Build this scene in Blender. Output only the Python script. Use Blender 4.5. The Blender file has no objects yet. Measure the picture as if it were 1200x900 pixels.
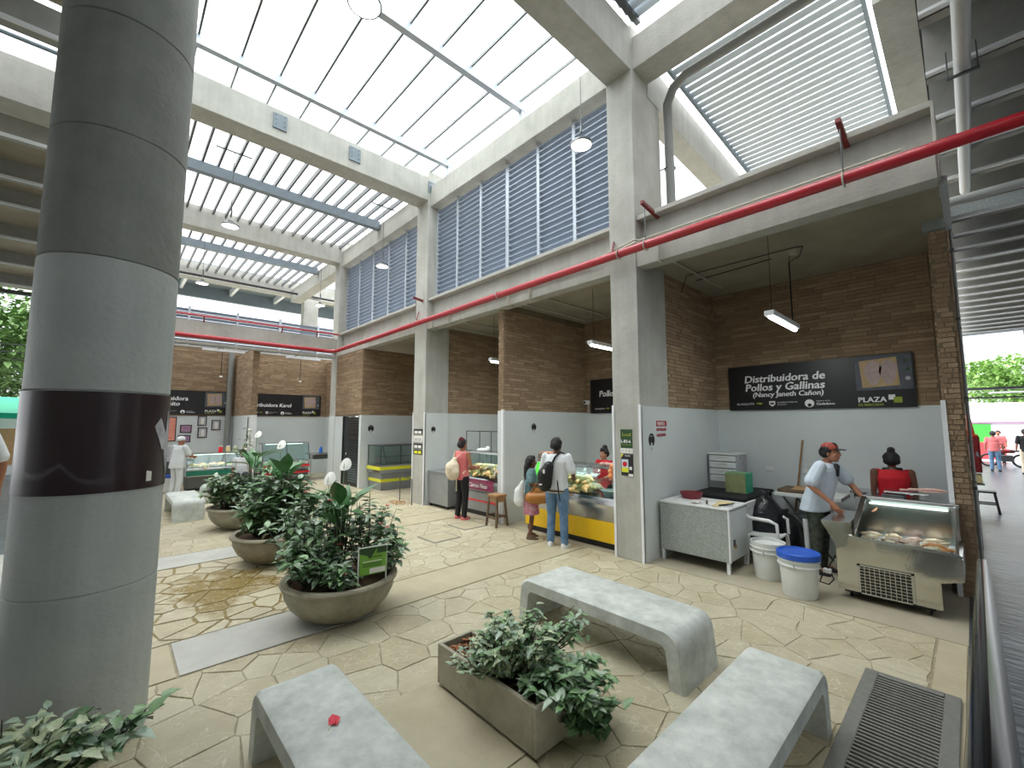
import bpy, bmesh, math, random
import numpy as np
from mathutils import Vector, Matrix
random.seed(7)
PI = math.pi
S = bpy.context.scene
COL = S.collection
# ------------------------------------------------------------------ camera, sky, exposure
F_PX, PITCH, YAW = 500.4, math.radians(5.27), math.radians(43.03)
cam_d = bpy.data.cameras.new('camera')
cam_d.sensor_width = 36.0
cam_d.lens = 36.0 * F_PX / 1200.0
cam_d.clip_start = 0.02
cam_d.clip_end = 400
cam = bpy.data.objects.new('camera', cam_d)
cam.location = (0, 0, 2.0)
cam.rotation_euler = (PI/2 + PITCH, 0, -YAW)
COL.objects.link(cam)
S.camera = cam
W = bpy.data.worlds.new('overcast_sky')
S.world = W
W.use_nodes = True
bg = W.node_tree.nodes['Background']
# plain overcast sky: luminance (1 + 2 sin h) / 3 of the zenith, the same all round
_n = W.node_tree
_tc = _n.nodes.new('ShaderNodeTexCoord'); _sx = _n.nodes.new('ShaderNodeSeparateXYZ'); _mr = _n.nodes.new('ShaderNodeMapRange')
_mr.inputs[1].default_value = 0; _mr.inputs[2].default_value = 1; _mr.inputs[3].default_value = .9; _mr.inputs[4].default_value = 2.7
_n.links.new(_tc.outputs['Generated'], _sx.inputs[0]); _n.links.new(_sx.outputs['Z'], _mr.inputs[0]); _n.links.new(_mr.outputs[0], bg.inputs[1])
bg.inputs[0].default_value = (0.94, 0.97, 1.0, 1)
sun_d = bpy.data.lights.new('sun', 'SUN')
sun_d.energy = 2.4
sun_d.angle = math.radians(40)
sun_d.color = (1.0, 0.98, 0.94)
sun = bpy.data.objects.new('sun', sun_d)
sun.rotation_euler = Vector((.34, -.26, -.9)).to_track_quat('-Z', 'Y').to_euler()
COL.objects.link(sun)
S.view_settings.view_transform = 'Standard'
S.view_settings.look = 'None'
S.view_settings.gamma = 1
S.view_settings.exposure = 0.8
S.view_settings.use_curve_mapping = False

# ------------------------------------------------------------------ materials
def lin(c):
    return tuple((x/12.92 if x <= .04045 else ((x+.055)/1.055)**2.4) for x in (v/255 for v in c))
MATS = {}
def M(name, rgb, rough=.6, metal=0, var=.12, scale=3.0, bump=0, bscale=40, rgb2=None, spec=.5, coat=0, emis=0, trans=0, stretch=None):
    if name in MATS: return MATS[name]
    m = bpy.data.materials.new(name); m.use_nodes = True
    nt = m.node_tree; b = nt.nodes['Principled BSDF']
    c = lin(rgb)
    tc = nt.nodes.new('ShaderNodeTexCoord'); vec = tc.outputs['Object']
    if stretch:
        mp = nt.nodes.new('ShaderNodeMapping'); mp.inputs['Scale'].default_value = stretch
        nt.links.new(vec, mp.inputs[0]); vec = mp.outputs[0]
    n = nt.nodes.new('ShaderNodeTexNoise'); n.inputs['Scale'].default_value = scale; n.inputs['Detail'].default_value = 6
    n.inputs['Roughness'].default_value = .65
    nt.links.new(vec, n.inputs['Vector'])
    r = nt.nodes.new('ShaderNodeValToRGB')
    r.color_ramp.elements[0].position = .3; r.color_ramp.elements[1].position = .7
    c2 = lin(rgb2) if rgb2 else tuple(min(1, x*(1+var)) for x in c)
    c1 = c if rgb2 else tuple(x*(1-var) for x in c)
    r.color_ramp.elements[0].color = (*c1, 1); r.color_ramp.elements[1].color = (*c2, 1)
    nt.links.new(n.outputs['Fac'], r.inputs[0]); nt.links.new(r.outputs[0], b.inputs['Base Color'])
    b.inputs['Roughness'].default_value = rough; b.inputs['Metallic'].default_value = metal
    b.inputs['Specular IOR Level'].default_value = spec
    b.inputs['Coat Weight'].default_value = coat
    if trans: b.inputs['Transmission Weight'].default_value = trans
    if emis:
        b.inputs['Emission Color'].default_value = (*c, 1); b.inputs['Emission Strength'].default_value = emis
    if bump:
        n2 = nt.nodes.new('ShaderNodeTexNoise'); n2.inputs['Scale'].default_value = bscale; n2.inputs['Detail'].default_value = 4
        nt.links.new(vec, n2.inputs['Vector'])
        bp = nt.nodes.new('ShaderNodeBump'); bp.inputs['Strength'].default_value = bump; bp.inputs['Distance'].default_value = .02
        nt.links.new(n2.outputs['Fac'], bp.inputs['Height']); nt.links.new(bp.outputs[0], b.inputs['Normal'])
    MATS[name] = m
    return m
def glassy(name, rgb=(225, 240, 238), alpha=.12, rough=.02):
    m = bpy.data.materials.new(name); m.use_nodes = True; nt = m.node_tree
    nt.nodes.remove(nt.nodes['Principled BSDF']); out = nt.nodes['Material Output']
    t = nt.nodes.new('ShaderNodeBsdfTransparent'); t.inputs[0].default_value = (*lin(rgb), 1)
    g = nt.nodes.new('ShaderNodeBsdfGlossy'); g.inputs['Roughness'].default_value = rough
    fr = nt.nodes.new('ShaderNodeLayerWeight'); fr.inputs[0].default_value = .5
    pw = nt.nodes.new('ShaderNodeMath'); pw.operation = 'POWER'; pw.inputs[1].default_value = 4
    nt.links.new(fr.outputs['Facing'], pw.inputs[0])
    a = nt.nodes.new('ShaderNodeMath'); a.operation = 'MULTIPLY_ADD'; a.inputs[1].default_value = .6; a.inputs[2].default_value = .03+alpha*.2
    nt.links.new(pw.outputs[0], a.inputs[0])
    mx = nt.nodes.new('ShaderNodeMixShader')
    nt.links.new(a.outputs[0], mx.inputs[0]); nt.links.new(t.outputs[0], mx.inputs[1]); nt.links.new(g.outputs[0], mx.inputs[2])
    nt.links.new(mx.outputs[0], out.inputs[0])
    MATS[name] = m
    return m
def diffuser(name, rgb, f=.35):
    m = bpy.data.materials.new(name); m.use_nodes = True; nt = m.node_tree
    nt.nodes.remove(nt.nodes['Principled BSDF']); out = nt.nodes['Material Output']
    t = nt.nodes.new('ShaderNodeBsdfTransparent'); t.inputs[0].default_value = (*lin(rgb), 1)
    g = nt.nodes.new('ShaderNodeBsdfTranslucent'); g.inputs[0].default_value = (*lin(rgb), 1)
    mx = nt.nodes.new('ShaderNodeMixShader'); mx.inputs[0].default_value = f
    nt.links.new(t.outputs[0], mx.inputs[1]); nt.links.new(g.outputs[0], mx.inputs[2]); nt.links.new(mx.outputs[0], out.inputs[0])
    MATS[name] = m
    return m
def streaky(name, rgb, rgb2, rough=.75):
    """cast concrete: cloudy tone plus vertical run-off streaks and fine pits"""
    m = M(name, rgb, rough=rough, scale=1.6, rgb2=rgb2, bump=.25, bscale=25)
    nt = m.node_tree; b = nt.nodes['Principled BSDF']
    src = b.inputs['Base Color'].links[0].from_socket
    tc = nt.nodes.new('ShaderNodeTexCoord'); mp = nt.nodes.new('ShaderNodeMapping'); mp.inputs['Scale'].default_value = (9, 9, .5)
    n = nt.nodes.new('ShaderNodeTexNoise'); n.inputs['Scale'].default_value = 1.0; n.inputs['Detail'].default_value = 5
    nt.links.new(tc.outputs['Object'], mp.inputs[0]); nt.links.new(mp.outputs[0], n.inputs['Vector'])
    mr = nt.nodes.new('ShaderNodeMapRange'); mr.inputs[1].default_value = .35; mr.inputs[2].default_value = .75; mr.inputs[3].default_value = .92; mr.inputs[4].default_value = 1.04
    nt.links.new(n.outputs['Fac'], mr.inputs[0])
    mx = nt.nodes.new('ShaderNodeMix'); mx.data_type = 'RGBA'; mx.blend_type = 'MULTIPLY'; mx.inputs[0].default_value = 1
    cm = nt.nodes.new('ShaderNodeCombineColor')
    for i in range(3): nt.links.new(mr.outputs[0], cm.inputs[i])
    nt.links.new(src, mx.inputs[6]); nt.links.new(cm.outputs[0], mx.inputs[7]); nt.links.new(mx.outputs[2], b.inputs['Base Color'])
    return m
streaky('concrete', (168, 167, 158), (192, 192, 184))
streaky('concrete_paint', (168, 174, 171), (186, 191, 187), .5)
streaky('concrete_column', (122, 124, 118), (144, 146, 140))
M('soffit', (140, 132, 116), .85, scale=1.2, rgb2=(165, 158, 140), bump=.2)
M('bench_concrete', (172, 178, 172), .7, scale=6, rgb2=(218, 222, 216), bump=.3, bscale=14)
M('planter_concrete', (150, 144, 124), .75, scale=5, rgb2=(180, 175, 156), bump=.25, bscale=30)
M('bowl_concrete', (118, 113, 95), .7, scale=3.5, rgb2=(164, 158, 138), bump=.3, bscale=20)
M('white_wall', (206, 212, 212), .35, scale=.8, rgb2=(216, 222, 222))
M('white_trim', (232, 234, 236), .4, var=.03)
M('steel', (190, 192, 192), .22, 1, var=.08, scale=2)
M('steel_dark', (105, 108, 108), .35, 1, var=.1)
M('mirror_steel', (196, 196, 190), .1, 1, var=.06, scale=2, bump=.12, bscale=5)
M('photo_meat', (160, 138, 134), .5, scale=20, rgb2=(186, 166, 160))
M('bin_steel', (146, 149, 149), .38, .45, var=.1)
M('galvanised', (150, 158, 158), .45, .6, scale=45, rgb2=(190, 198, 196))
M('louver', (150, 160, 175), .4, .2, var=.06)
M('louver_frame', (188, 196, 206), .4, .2, var=.05)
M('roof_blade', (196, 206, 214), .45, .1, var=.05)
M('fin', (100, 104, 106), .5, .1, var=.08)
M('steel_beam', (122, 134, 142), .5, .1, var=.1)
M('red_pipe', (176, 30, 44), .35, 0, var=.1, coat=.3)
M('red_rust', (120, 40, 36), .6, var=.2, scale=8)
M('conduit', (188, 186, 172), .5, .1, var=.06)
M('drain_pipe', (138, 140, 136), .5, var=.06)
M('pvc', (205, 208, 206), .4, var=.05)
M('brick_a', (148, 124, 98), .85, scale=6, rgb2=(164, 140, 112), bump=.3, bscale=60)
M('brick_b', (136, 113, 88), .85, scale=6, rgb2=(154, 130, 104), bump=.3, bscale=60)
M('brick_c', (160, 137, 109), .85, scale=6, rgb2=(176, 153, 124), bump=.3, bscale=60)
M('mortar', (122, 108, 88), .9, var=.1)
M('maroon', (38, 12, 16), .3, var=.25, scale=5, coat=.15)
M('aisle_floor', (40, 46, 53), .3, scale=2.2, rgb2=(92, 98, 105), stretch=(3.2, .7, 1), bump=.5, bscale=5)
M('stall_floor', (160, 152, 130), .5, scale=2, rgb2=(180, 172, 150))
M('slab_grey', (168, 168, 160), .55, scale=2.5, rgb2=(190, 190, 182), bump=.1)
M('slab_tan', (168, 158, 130), .55, scale=2, rgb2=(190, 181, 154), bump=.1)
M('deck_dark', (30, 33, 38), .7, var=.1)
M('deck_beam', (150, 150, 144), .7, var=.12, scale=4)
M('white_steel', (225, 228, 230), .4, var=.03)
M('black', (18, 18, 20), .45, var=.2)
M('black_gloss', (14, 14, 16), .18, var=.2)
M('sign_black', (22, 20, 24), .4, var=.05)
M('sign_white', (235, 235, 235), .5, var=.02)
M('sign_green', (116, 170, 60), .45, var=.06)
M('sign_olive', (150, 165, 50), .45, var=.05)
M('dark_green', (38, 72, 34), .5, var=.06)
M('sign_red', (170, 30, 44), .5, var=.05)
M('meat_pink', (206, 160, 150), .5, scale=20, rgb2=(226, 190, 178))
M('photo_board', (170, 142, 100), .6, scale=12, rgb2=(190, 165, 120))
M('photo_dark', (70, 74, 84), .6, scale=15, rgb2=(96, 100, 108))
M('chicken', (236, 192, 116), .4, scale=14, rgb2=(250, 220, 160), coat=.2)
M('chicken_pale', (228, 190, 160), .4, scale=14, rgb2=(240, 212, 186), coat=.2)
M('orange_meat', (232, 132, 70), .4, scale=14, rgb2=(246, 168, 110), coat=.2)
M('yellow', (238, 192, 20), .4, var=.06)
M('yellow_lime', (222, 220, 50), .4, var=.04)
M('red_stripe', (226, 40, 44), .35, var=.05)
M('purple_sign', (120, 36, 72), .45, scale=14, rgb2=(176, 70, 110))
M('teal_panel', (30, 120, 96), .45, var=.08)
M('white_plastic', (226, 228, 226), .4, var=.03)
M('bucket_white', (216, 220, 216), .4, var=.04, scale=6)
M('blue_lid', (40, 92, 196), .35, var=.05)
M('wood', (140, 104, 66), .65, scale=8, rgb2=(172, 134, 90), stretch=(1, 8, 1))
M('wood_dark', (92, 74, 56), .7, scale=6, rgb2=(116, 96, 74))
M('bag_black', (20, 22, 26), .3, var=.3, bump=.8, bscale=14)
M('camo', (30, 34, 30), .8, scale=16, rgb2=(84, 92, 78))
M('denim', (70, 104, 140), .85, scale=7, rgb2=(116, 148, 178), bump=.3, bscale=30)
M('skin_dark', (112, 72, 54), .5, var=.08)
M('skin_tan', (166, 112, 84), .5, var=.07)
M('skin_light', (196, 146, 118), .5, var=.06)
M('hair', (22, 18, 18), .55, var=.3, scale=30, bump=.5, bscale=90)
M('hair_maroon', (96, 24, 38), .6, var=.2)
M('cloth_white', (222, 226, 228), .8, var=.04, scale=8, bump=.35, bscale=12)
M('cloth_blue_white', (206, 218, 230), .8, var=.05, scale=8, bump=.35, bscale=12)
M('cloth_red', (206, 26, 42), .75, var=.08, bump=.3, bscale=14)
M('cloth_pink', (222, 120, 122), .8, var=.08, bump=.3, bscale=14)
M('cloth_black', (24, 24, 28), .75, var=.2, bump=.3, bscale=14)
M('cloth_cream', (222, 208, 182), .85, var=.08, bump=.4, bscale=12)
M('cloth_teal', (70, 120, 130), .8, scale=22, rgb2=(130, 150, 150))
M('cloth_floral', (196, 40, 90), .8, scale=16, rgb2=(220, 190, 200))
M('leather_tan', (178, 118, 52), .45, var=.12)
M('cap_print', (40, 36, 40), .7, scale=34, rgb2=(210, 90, 70))
M('leaf_dark', (60, 94, 58), .3, scale=9, rgb2=(110, 144, 102))
M('leaf_mid', (104, 144, 92), .3, scale=9, rgb2=(154, 184, 138))
M('leaf_pale', (150, 172, 130), .45, scale=30, rgb2=(216, 222, 186))
M('leaf_grey', (124, 152, 122), .3, scale=10, rgb2=(182, 200, 178))
M('lily_leaf', (38, 88, 40), .3, scale=5, rgb2=(88, 136, 84))
M('stem', (58, 62, 40), .7, var=.2)
M('soil', (58, 44, 32), .95, scale=18, rgb2=(96, 72, 50), bump=.6)
M('bark_chip', (132, 82, 50), .9, scale=20, rgb2=(176, 122, 82))
M('petal_white', (240, 240, 232), .5, var=.02)
M('petal_red', (220, 44, 66), .5, var=.08)
M('petal_pink', (232, 110, 116), .5, var=.08)
M('tree_leaf', (70, 104, 52), .6, scale=2, rgb2=(128, 164, 92))
M('tree_leaf_far', (104, 150, 66), .6, scale=2, rgb2=(170, 206, 116))
M('bark', (88, 74, 58), .9, var=.2)
M('outside_ground', (170, 172, 172), .6, scale=.6, rgb2=(190, 192, 192))
M('facade_white', (236, 238, 238), .7, var=.03)
M('facade_green', (70, 180, 70), .7, var=.08)
M('facade_red', (214, 70, 74), .7, var=.08)
M('awning_teal', (0, 170, 130), .6, var=.1)
M('red_cabinet', (130, 16, 22), .25, var=.1, coat=.4)
M('orange', (240, 90, 30), .5, var=.06)
M('rail', (14, 16, 20), .15, 0, var=.1, spec=.08)
M('grate', (126, 126, 120), .6, .3, var=.12, scale=20)
M('pit_shade', (30, 28, 26), .9, var=.1)
M('rubber', (30, 30, 30), .7, var=.1)
M('green_crate', (40, 160, 122), .5, scale=26, rgb2=(70, 190, 150))
M('olive_paper', (138, 146, 96), .6, scale=18, rgb2=(160, 166, 120))
M('neon_paper', (96, 236, 70), .6, var=.04)
M('egg', (222, 160, 130), .5, var=.08)
M('carton', (120, 100, 84), .8, var=.1)
M('paper', (232, 230, 222), .7, var=.03)
M('cream_paper', (222, 204, 150), .7, var=.05)
M('basin_red', (130, 36, 48), .4, var=.06)
M('frame_dark', (44, 36, 40), .5, var=.1)
M('photo_grey', (150, 150, 156), .6, scale=14, rgb2=(206, 206, 210))
M('photo_mauve', (150, 110, 140), .6, scale=10, rgb2=(186, 150, 176))
M('pink_poster', (226, 130, 110), .6, scale=12, rgb2=(240, 170, 150))
M('brass', (170, 140, 80), .4, .8, var=.1)
M('blue_bottle', (40, 100, 200), .3, var=.05)
M('door_dark', (46, 48, 50), .5, .2, var=.1)
M('lamp_glow', (255, 255, 250), .5, var=0, emis=6)
M('tube_glow', (245, 255, 255), .5, var=0, emis=9)
M('case_glow', (245, 250, 245), .5, var=0, emis=1.6)
M('sweep', (190, 150, 110), .8, var=.2)
GL = glassy('glass')
GLT = glassy('case_glass', (236, 245, 243), .2)
SKYPANE = diffuser('skylight_pane', (250, 252, 252), .4)

def add_wear():
    pass

# ------------------------------------------------------------------ mesh building
class MB:
    def __init__(s): s.v = []; s.f = []; s.m = []
    def add(s, vs, fs, mi=0):
        o = len(s.v); s.v += [tuple(p) for p in vs]; s.f += [tuple(i+o for i in q) for q in fs]; s.m += [mi]*len(fs); return s
    def box(s, a, b, mi=0):
        x0, y0, z0 = a; x1, y1, z1 = b
        return s.add([(x0,y0,z0),(x1,y0,z0),(x1,y1,z0),(x0,y1,z0),(x0,y0,z1),(x1,y0,z1),(x1,y1,z1),(x0,y1,z1)],
              [(0,3,2,1),(4,5,6,7),(0,1,5,4),(1,2,6,5),(2,3,7,6),(3,0,4,7)], mi)
    def obox(s, c, size, rot=None, mi=0):
        h = Vector(size)/2; R = (rot or Matrix.Identity(3)); c = Vector(c)
        vs = [c + R @ Vector((sx*h.x, sy*h.y, sz*h.z)) for sz in (-1,1) for sx,sy in ((-1,-1),(1,-1),(1,1),(-1,1))]
        return s.add(vs, [(0,3,2,1),(4,5,6,7),(0,1,5,4),(1,2,6,5),(2,3,7,6),(3,0,4,7)], mi)
    def bar(s, a, b, w, h, up=(0,0,1), mi=0):
        a = Vector(a); b = Vector(b); d = (b-a); L = d.length; d.normalize()
        u = Vector(up)
        if abs(d.dot(u)) > .98: u = Vector((1,0,0))
        x = d.cross(u).normalized(); z = x.cross(d)
        R = Matrix((x, d, z)).transposed()
        return s.obox((a+b)/2, (w, L, h), R, mi)
    def tube(s, pts, r, n=8, mi=0, cap=True):
        pts = [Vector(p) for p in pts]; k = len(pts)
        rr = r if isinstance(r, (list, tuple)) else [r]*k
        vs = []; prev = None
        for i, p in enumerate(pts):
            d = (pts[min(i+1,k-1)] - pts[max(i-1,0)]).normalized()
            if prev is None:
                u = Vector((0,0,1)) if abs(d.z) < .9 else Vector((1,0,0))
                x = d.cross(u).normalized()
            else:
                x = (prev - d*prev.dot(d)).normalized()
            prev = x; y = d.cross(x)
            for j in range(n):
                a = 2*PI*j/n; vs.append(p + (x*math.cos(a) + y*math.sin(a))*rr[i])
        fs = [(i*n+j, i*n+(j+1)%n, (i+1)*n+(j+1)%n, (i+1)*n+j) for i in range(k-1) for j in range(n)]
        if cap: fs += [tuple(range(n-1,-1,-1)), tuple((k-1)*n+j for j in range(n))]
        return s.add(vs, fs, mi)
    def lathe(s, prof, c=(0,0,0), n=24, sx=1, sy=1, mi=0, cap=False):
        vs = []; k = len(prof)
        for r, z in prof:
            for j in range(n):
                a = 2*PI*j/n; vs.append((c[0]+r*math.cos(a)*sx, c[1]+r*math.sin(a)*sy, c[2]+z))
        fs = [(i*n+j, i*n+(j+1)%n, (i+1)*n+(j+1)%n, (i+1)*n+j) for i in range(k-1) for j in range(n)]
        if cap: fs += [tuple(range(n-1,-1,-1)), tuple((k-1)*n+j for j in range(n))]
        return s.add(vs, fs, mi)
    def prism(s, poly, axis, d0, d1, mi=0):
        """poly in the two axes other than `axis` (cyclic order), extruded d0..d1 along it"""
        def P(u, v, d): return {'x': (d,u,v), 'y': (u,d,v), 'z': (u,v,d)}[axis]
        n = len(poly)
        vs = [P(u,v,d0) for u,v in poly] + [P(u,v,d1) for u,v in poly]
        return s.add(vs, [tuple(range(n-1,-1,-1)), tuple(range(n,2*n))] + [(i,(i+1)%n,n+(i+1)%n,n+i) for i in range(n)], mi)
    def sphere(s, c, r, nu=12, nv=8, mi=0, rot=None):
        if not isinstance(r, (tuple, list)): r = (r,r,r)
        R = rot or Matrix.Identity(3); c = Vector(c); vs = [c + R@Vector((0,0,-r[2]))]
        for i in range(1, nv):
            t = -PI/2 + PI*i/nv
            for j in range(nu):
                a = 2*PI*j/nu; vs.append(c + R@Vector((r[0]*math.cos(t)*math.cos(a), r[1]*math.cos(t)*math.sin(a), r[2]*math.sin(t))))
        vs.append(c + R@Vector((0,0,r[2]))); e = len(vs)-1
        fs = [(0, 1+(j+1)%nu, 1+j) for j in range(nu)]
        for i in range(nv-2):
            for j in range(nu):
                a = 1+i*nu+j; b = 1+i*nu+(j+1)%nu; fs.append((a, b, b+nu, a+nu))
        o = 1+(nv-2)*nu
        fs += [(o+j, o+(j+1)%nu, e) for j in range(nu)]
        return s.add(vs, fs, mi)
    def loft(s, secs, n=16, mi=0):
        """secs: (centre, rx, ry) ellipses stacked roughly along z"""
        vs = []
        for c, rx, ry in secs:
            for j in range(n):
                a = 2*PI*j/n; vs.append((c[0]+rx*math.cos(a), c[1]+ry*math.sin(a), c[2]))
        k = len(secs)
        fs = [(i*n+j, i*n+(j+1)%n, (i+1)*n+(j+1)%n, (i+1)*n+j) for i in range(k-1) for j in range(n)]
        fs += [tuple(range(n-1,-1,-1)), tuple((k-1)*n+j for j in range(n))]
        return s.add(vs, fs, mi)
    def limb(s, pts, rr, n=10, mi=0):
        """rounded tapered chain (for bodies that get fused afterwards)"""
        s.tube(pts, rr, n, mi)
        for p, r in zip(pts, rr): s.sphere(p, r*1.0, n, 6, mi)
        return s
    def build(s, name, mat, parent=None, bevel=0, seg=2, smooth=None, world=True, recalc=True, **props):
        me = bpy.data.meshes.new(name)
        vs = s.v
        if world and parent is not None:
            o = world_loc(parent); vs = [(p[0]-o[0], p[1]-o[1], p[2]-o[2]) for p in vs]
        me.from_pydata(vs, [], s.f)
        mats = mat if isinstance(mat, (list, tuple)) else [mat]
        for k in mats: me.materials.append(MATS[k] if isinstance(k, str) else k)
        if len(mats) > 1: me.polygons.foreach_set('material_index', s.m)
        if recalc or bevel:
            bm = bmesh.new(); bm.from_mesh(me)
            bmesh.ops.recalc_face_normals(bm, faces=bm.faces)
            if bevel:
                ed = [e for e in bm.edges if len(e.link_faces) == 2 and e.calc_face_angle(0) > .5]
                bmesh.ops.bevel(bm, geom=ed, offset=bevel, segments=seg, profile=.5, affect='EDGES', clamp_overlap=True)
            bm.to_mesh(me); bm.free()
        if smooth is not None:
            me.polygons.foreach_set('use_smooth', [True]*len(me.polygons))
            try: me.set_sharp_from_angle(angle=math.radians(smooth))
            except Exception: pass
        return put(name, me, parent, **props)
def world_loc(o):
    v = Vector((0,0,0))
    while o is not None: v += o.location; o = o.parent
    return v
def put(name, me, parent=None, loc=None, rot=None, **props):
    o = bpy.data.objects.new(name, me); COL.objects.link(o)
    if parent is not None: o.parent = parent
    if loc is not None: o.location = loc
    if rot is not None: o.rotation_euler = rot
    for k, v in props.items(): o[k] = v
    return o
def thing(name, label, cat, loc=(0,0,0), rz=0, group=None, kind=None):
    o = bpy.data.objects.new(name, None); COL.objects.link(o); o.empty_display_size = .1
    o.location = loc; o.rotation_euler = (0,0,rz); o['label'] = label
    if cat: o['category'] = cat
    if group: o['group'] = group
    if kind: o['kind'] = kind
    return o
def copy_tree(o, parent=None):
    c = o.copy(); COL.objects.link(c)
    if parent is not None: c.parent = parent
    for ch in o.children: copy_tree(ch, c)
    return c
def B(name, a, b, mat, parent=None, bevel=0, **k):
    return MB().box(a, b).build(name, mat, parent, bevel, **k)
def STR(label): return dict(kind='structure', label=label)
def arc(c, r, a0, a1, n, plane='xz', fixed=0):
    out = []
    for i in range(n+1):
        a = math.radians(a0 + (a1-a0)*i/n); u = c[0]+r*math.cos(a); v = c[1]+r*math.sin(a)
        out.append({'xz': (u,fixed,v), 'yz': (fixed,u,v), 'xy': (u,v,fixed)}[plane])
    return out
def text(body, size, origin, u, n, mat, parent, bold=0, name='lettering', align='LEFT', ext=.002, sx=1.0, space=1.0, shear=0):
    """flat lettering: origin is the baseline start, u reading direction, n facing direction"""
    cu = bpy.data.curves.new('t', 'FONT'); cu.body = body; cu.size = size; cu.align_x = align; cu.offset = bold*.35; cu.extrude = ext/2
    cu.resolution_u = 2; cu.space_character = space; cu.shear = shear
    ob = bpy.data.objects.new('t', cu)
    me = bpy.data.meshes.new_from_object(ob)
    bpy.data.objects.remove(ob); bpy.data.curves.remove(cu)
    u = Vector(u).normalized(); n = Vector(n).normalized(); w = n.cross(u)
    o = Vector(origin)
    if parent is not None: o = o - world_loc(parent)
    me.transform(Matrix(((u.x*sx, w.x, n.x, o.x), (u.y*sx, w.y, n.y, o.y), (u.z*sx, w.z, n.z, o.z), (0,0,0,1))))
    if bold > 0:   # heavier strokes: the same letters laid a hair to either side
        bm = bmesh.new()
        for k in (-1,0,1):
            n0 = len(bm.verts); bm.from_mesh(me); bm.verts.ensure_lookup_table()
            for v in bm.verts[n0:]: v.co += u*(k*bold)+w*(bold*.35*k)+n*(.0001*k)
        bm.to_mesh(me); bm.free()
    me.materials.clear(); me.materials.append(MATS[mat])
    me.name = name
    return put(name, me, parent)
def disc_poly(cu, cv, r, n=14, ru=None):
    return [(cu + (ru or r)*math.cos(2*PI*i/n), cv + r*math.sin(2*PI*i/n)) for i in range(n)]
def flat(poly, origin, u, n, mat, parent, name, t=.002, **props):
    """thin printed patch: poly in (u, up-in-plane)"""
    u = Vector(u).normalized(); n = Vector(n).normalized(); w = n.cross(u); o = Vector(origin)
    k = len(poly)
    vs = [o+u*a+w*b for a,b in poly] + [o+u*a+w*b+n*t for a,b in poly]
    mb = MB().add(vs, [tuple(range(k-1,-1,-1)), tuple(range(k,2*k))] + [(i,(i+1)%k,k+(i+1)%k,k+i) for i in range(k)])
    return mb.build(name, mat, parent, **props)
def rect(a0, b0, a1, b1): return [(a0,b0),(a1,b0),(a1,b1),(a0,b1)]
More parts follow.
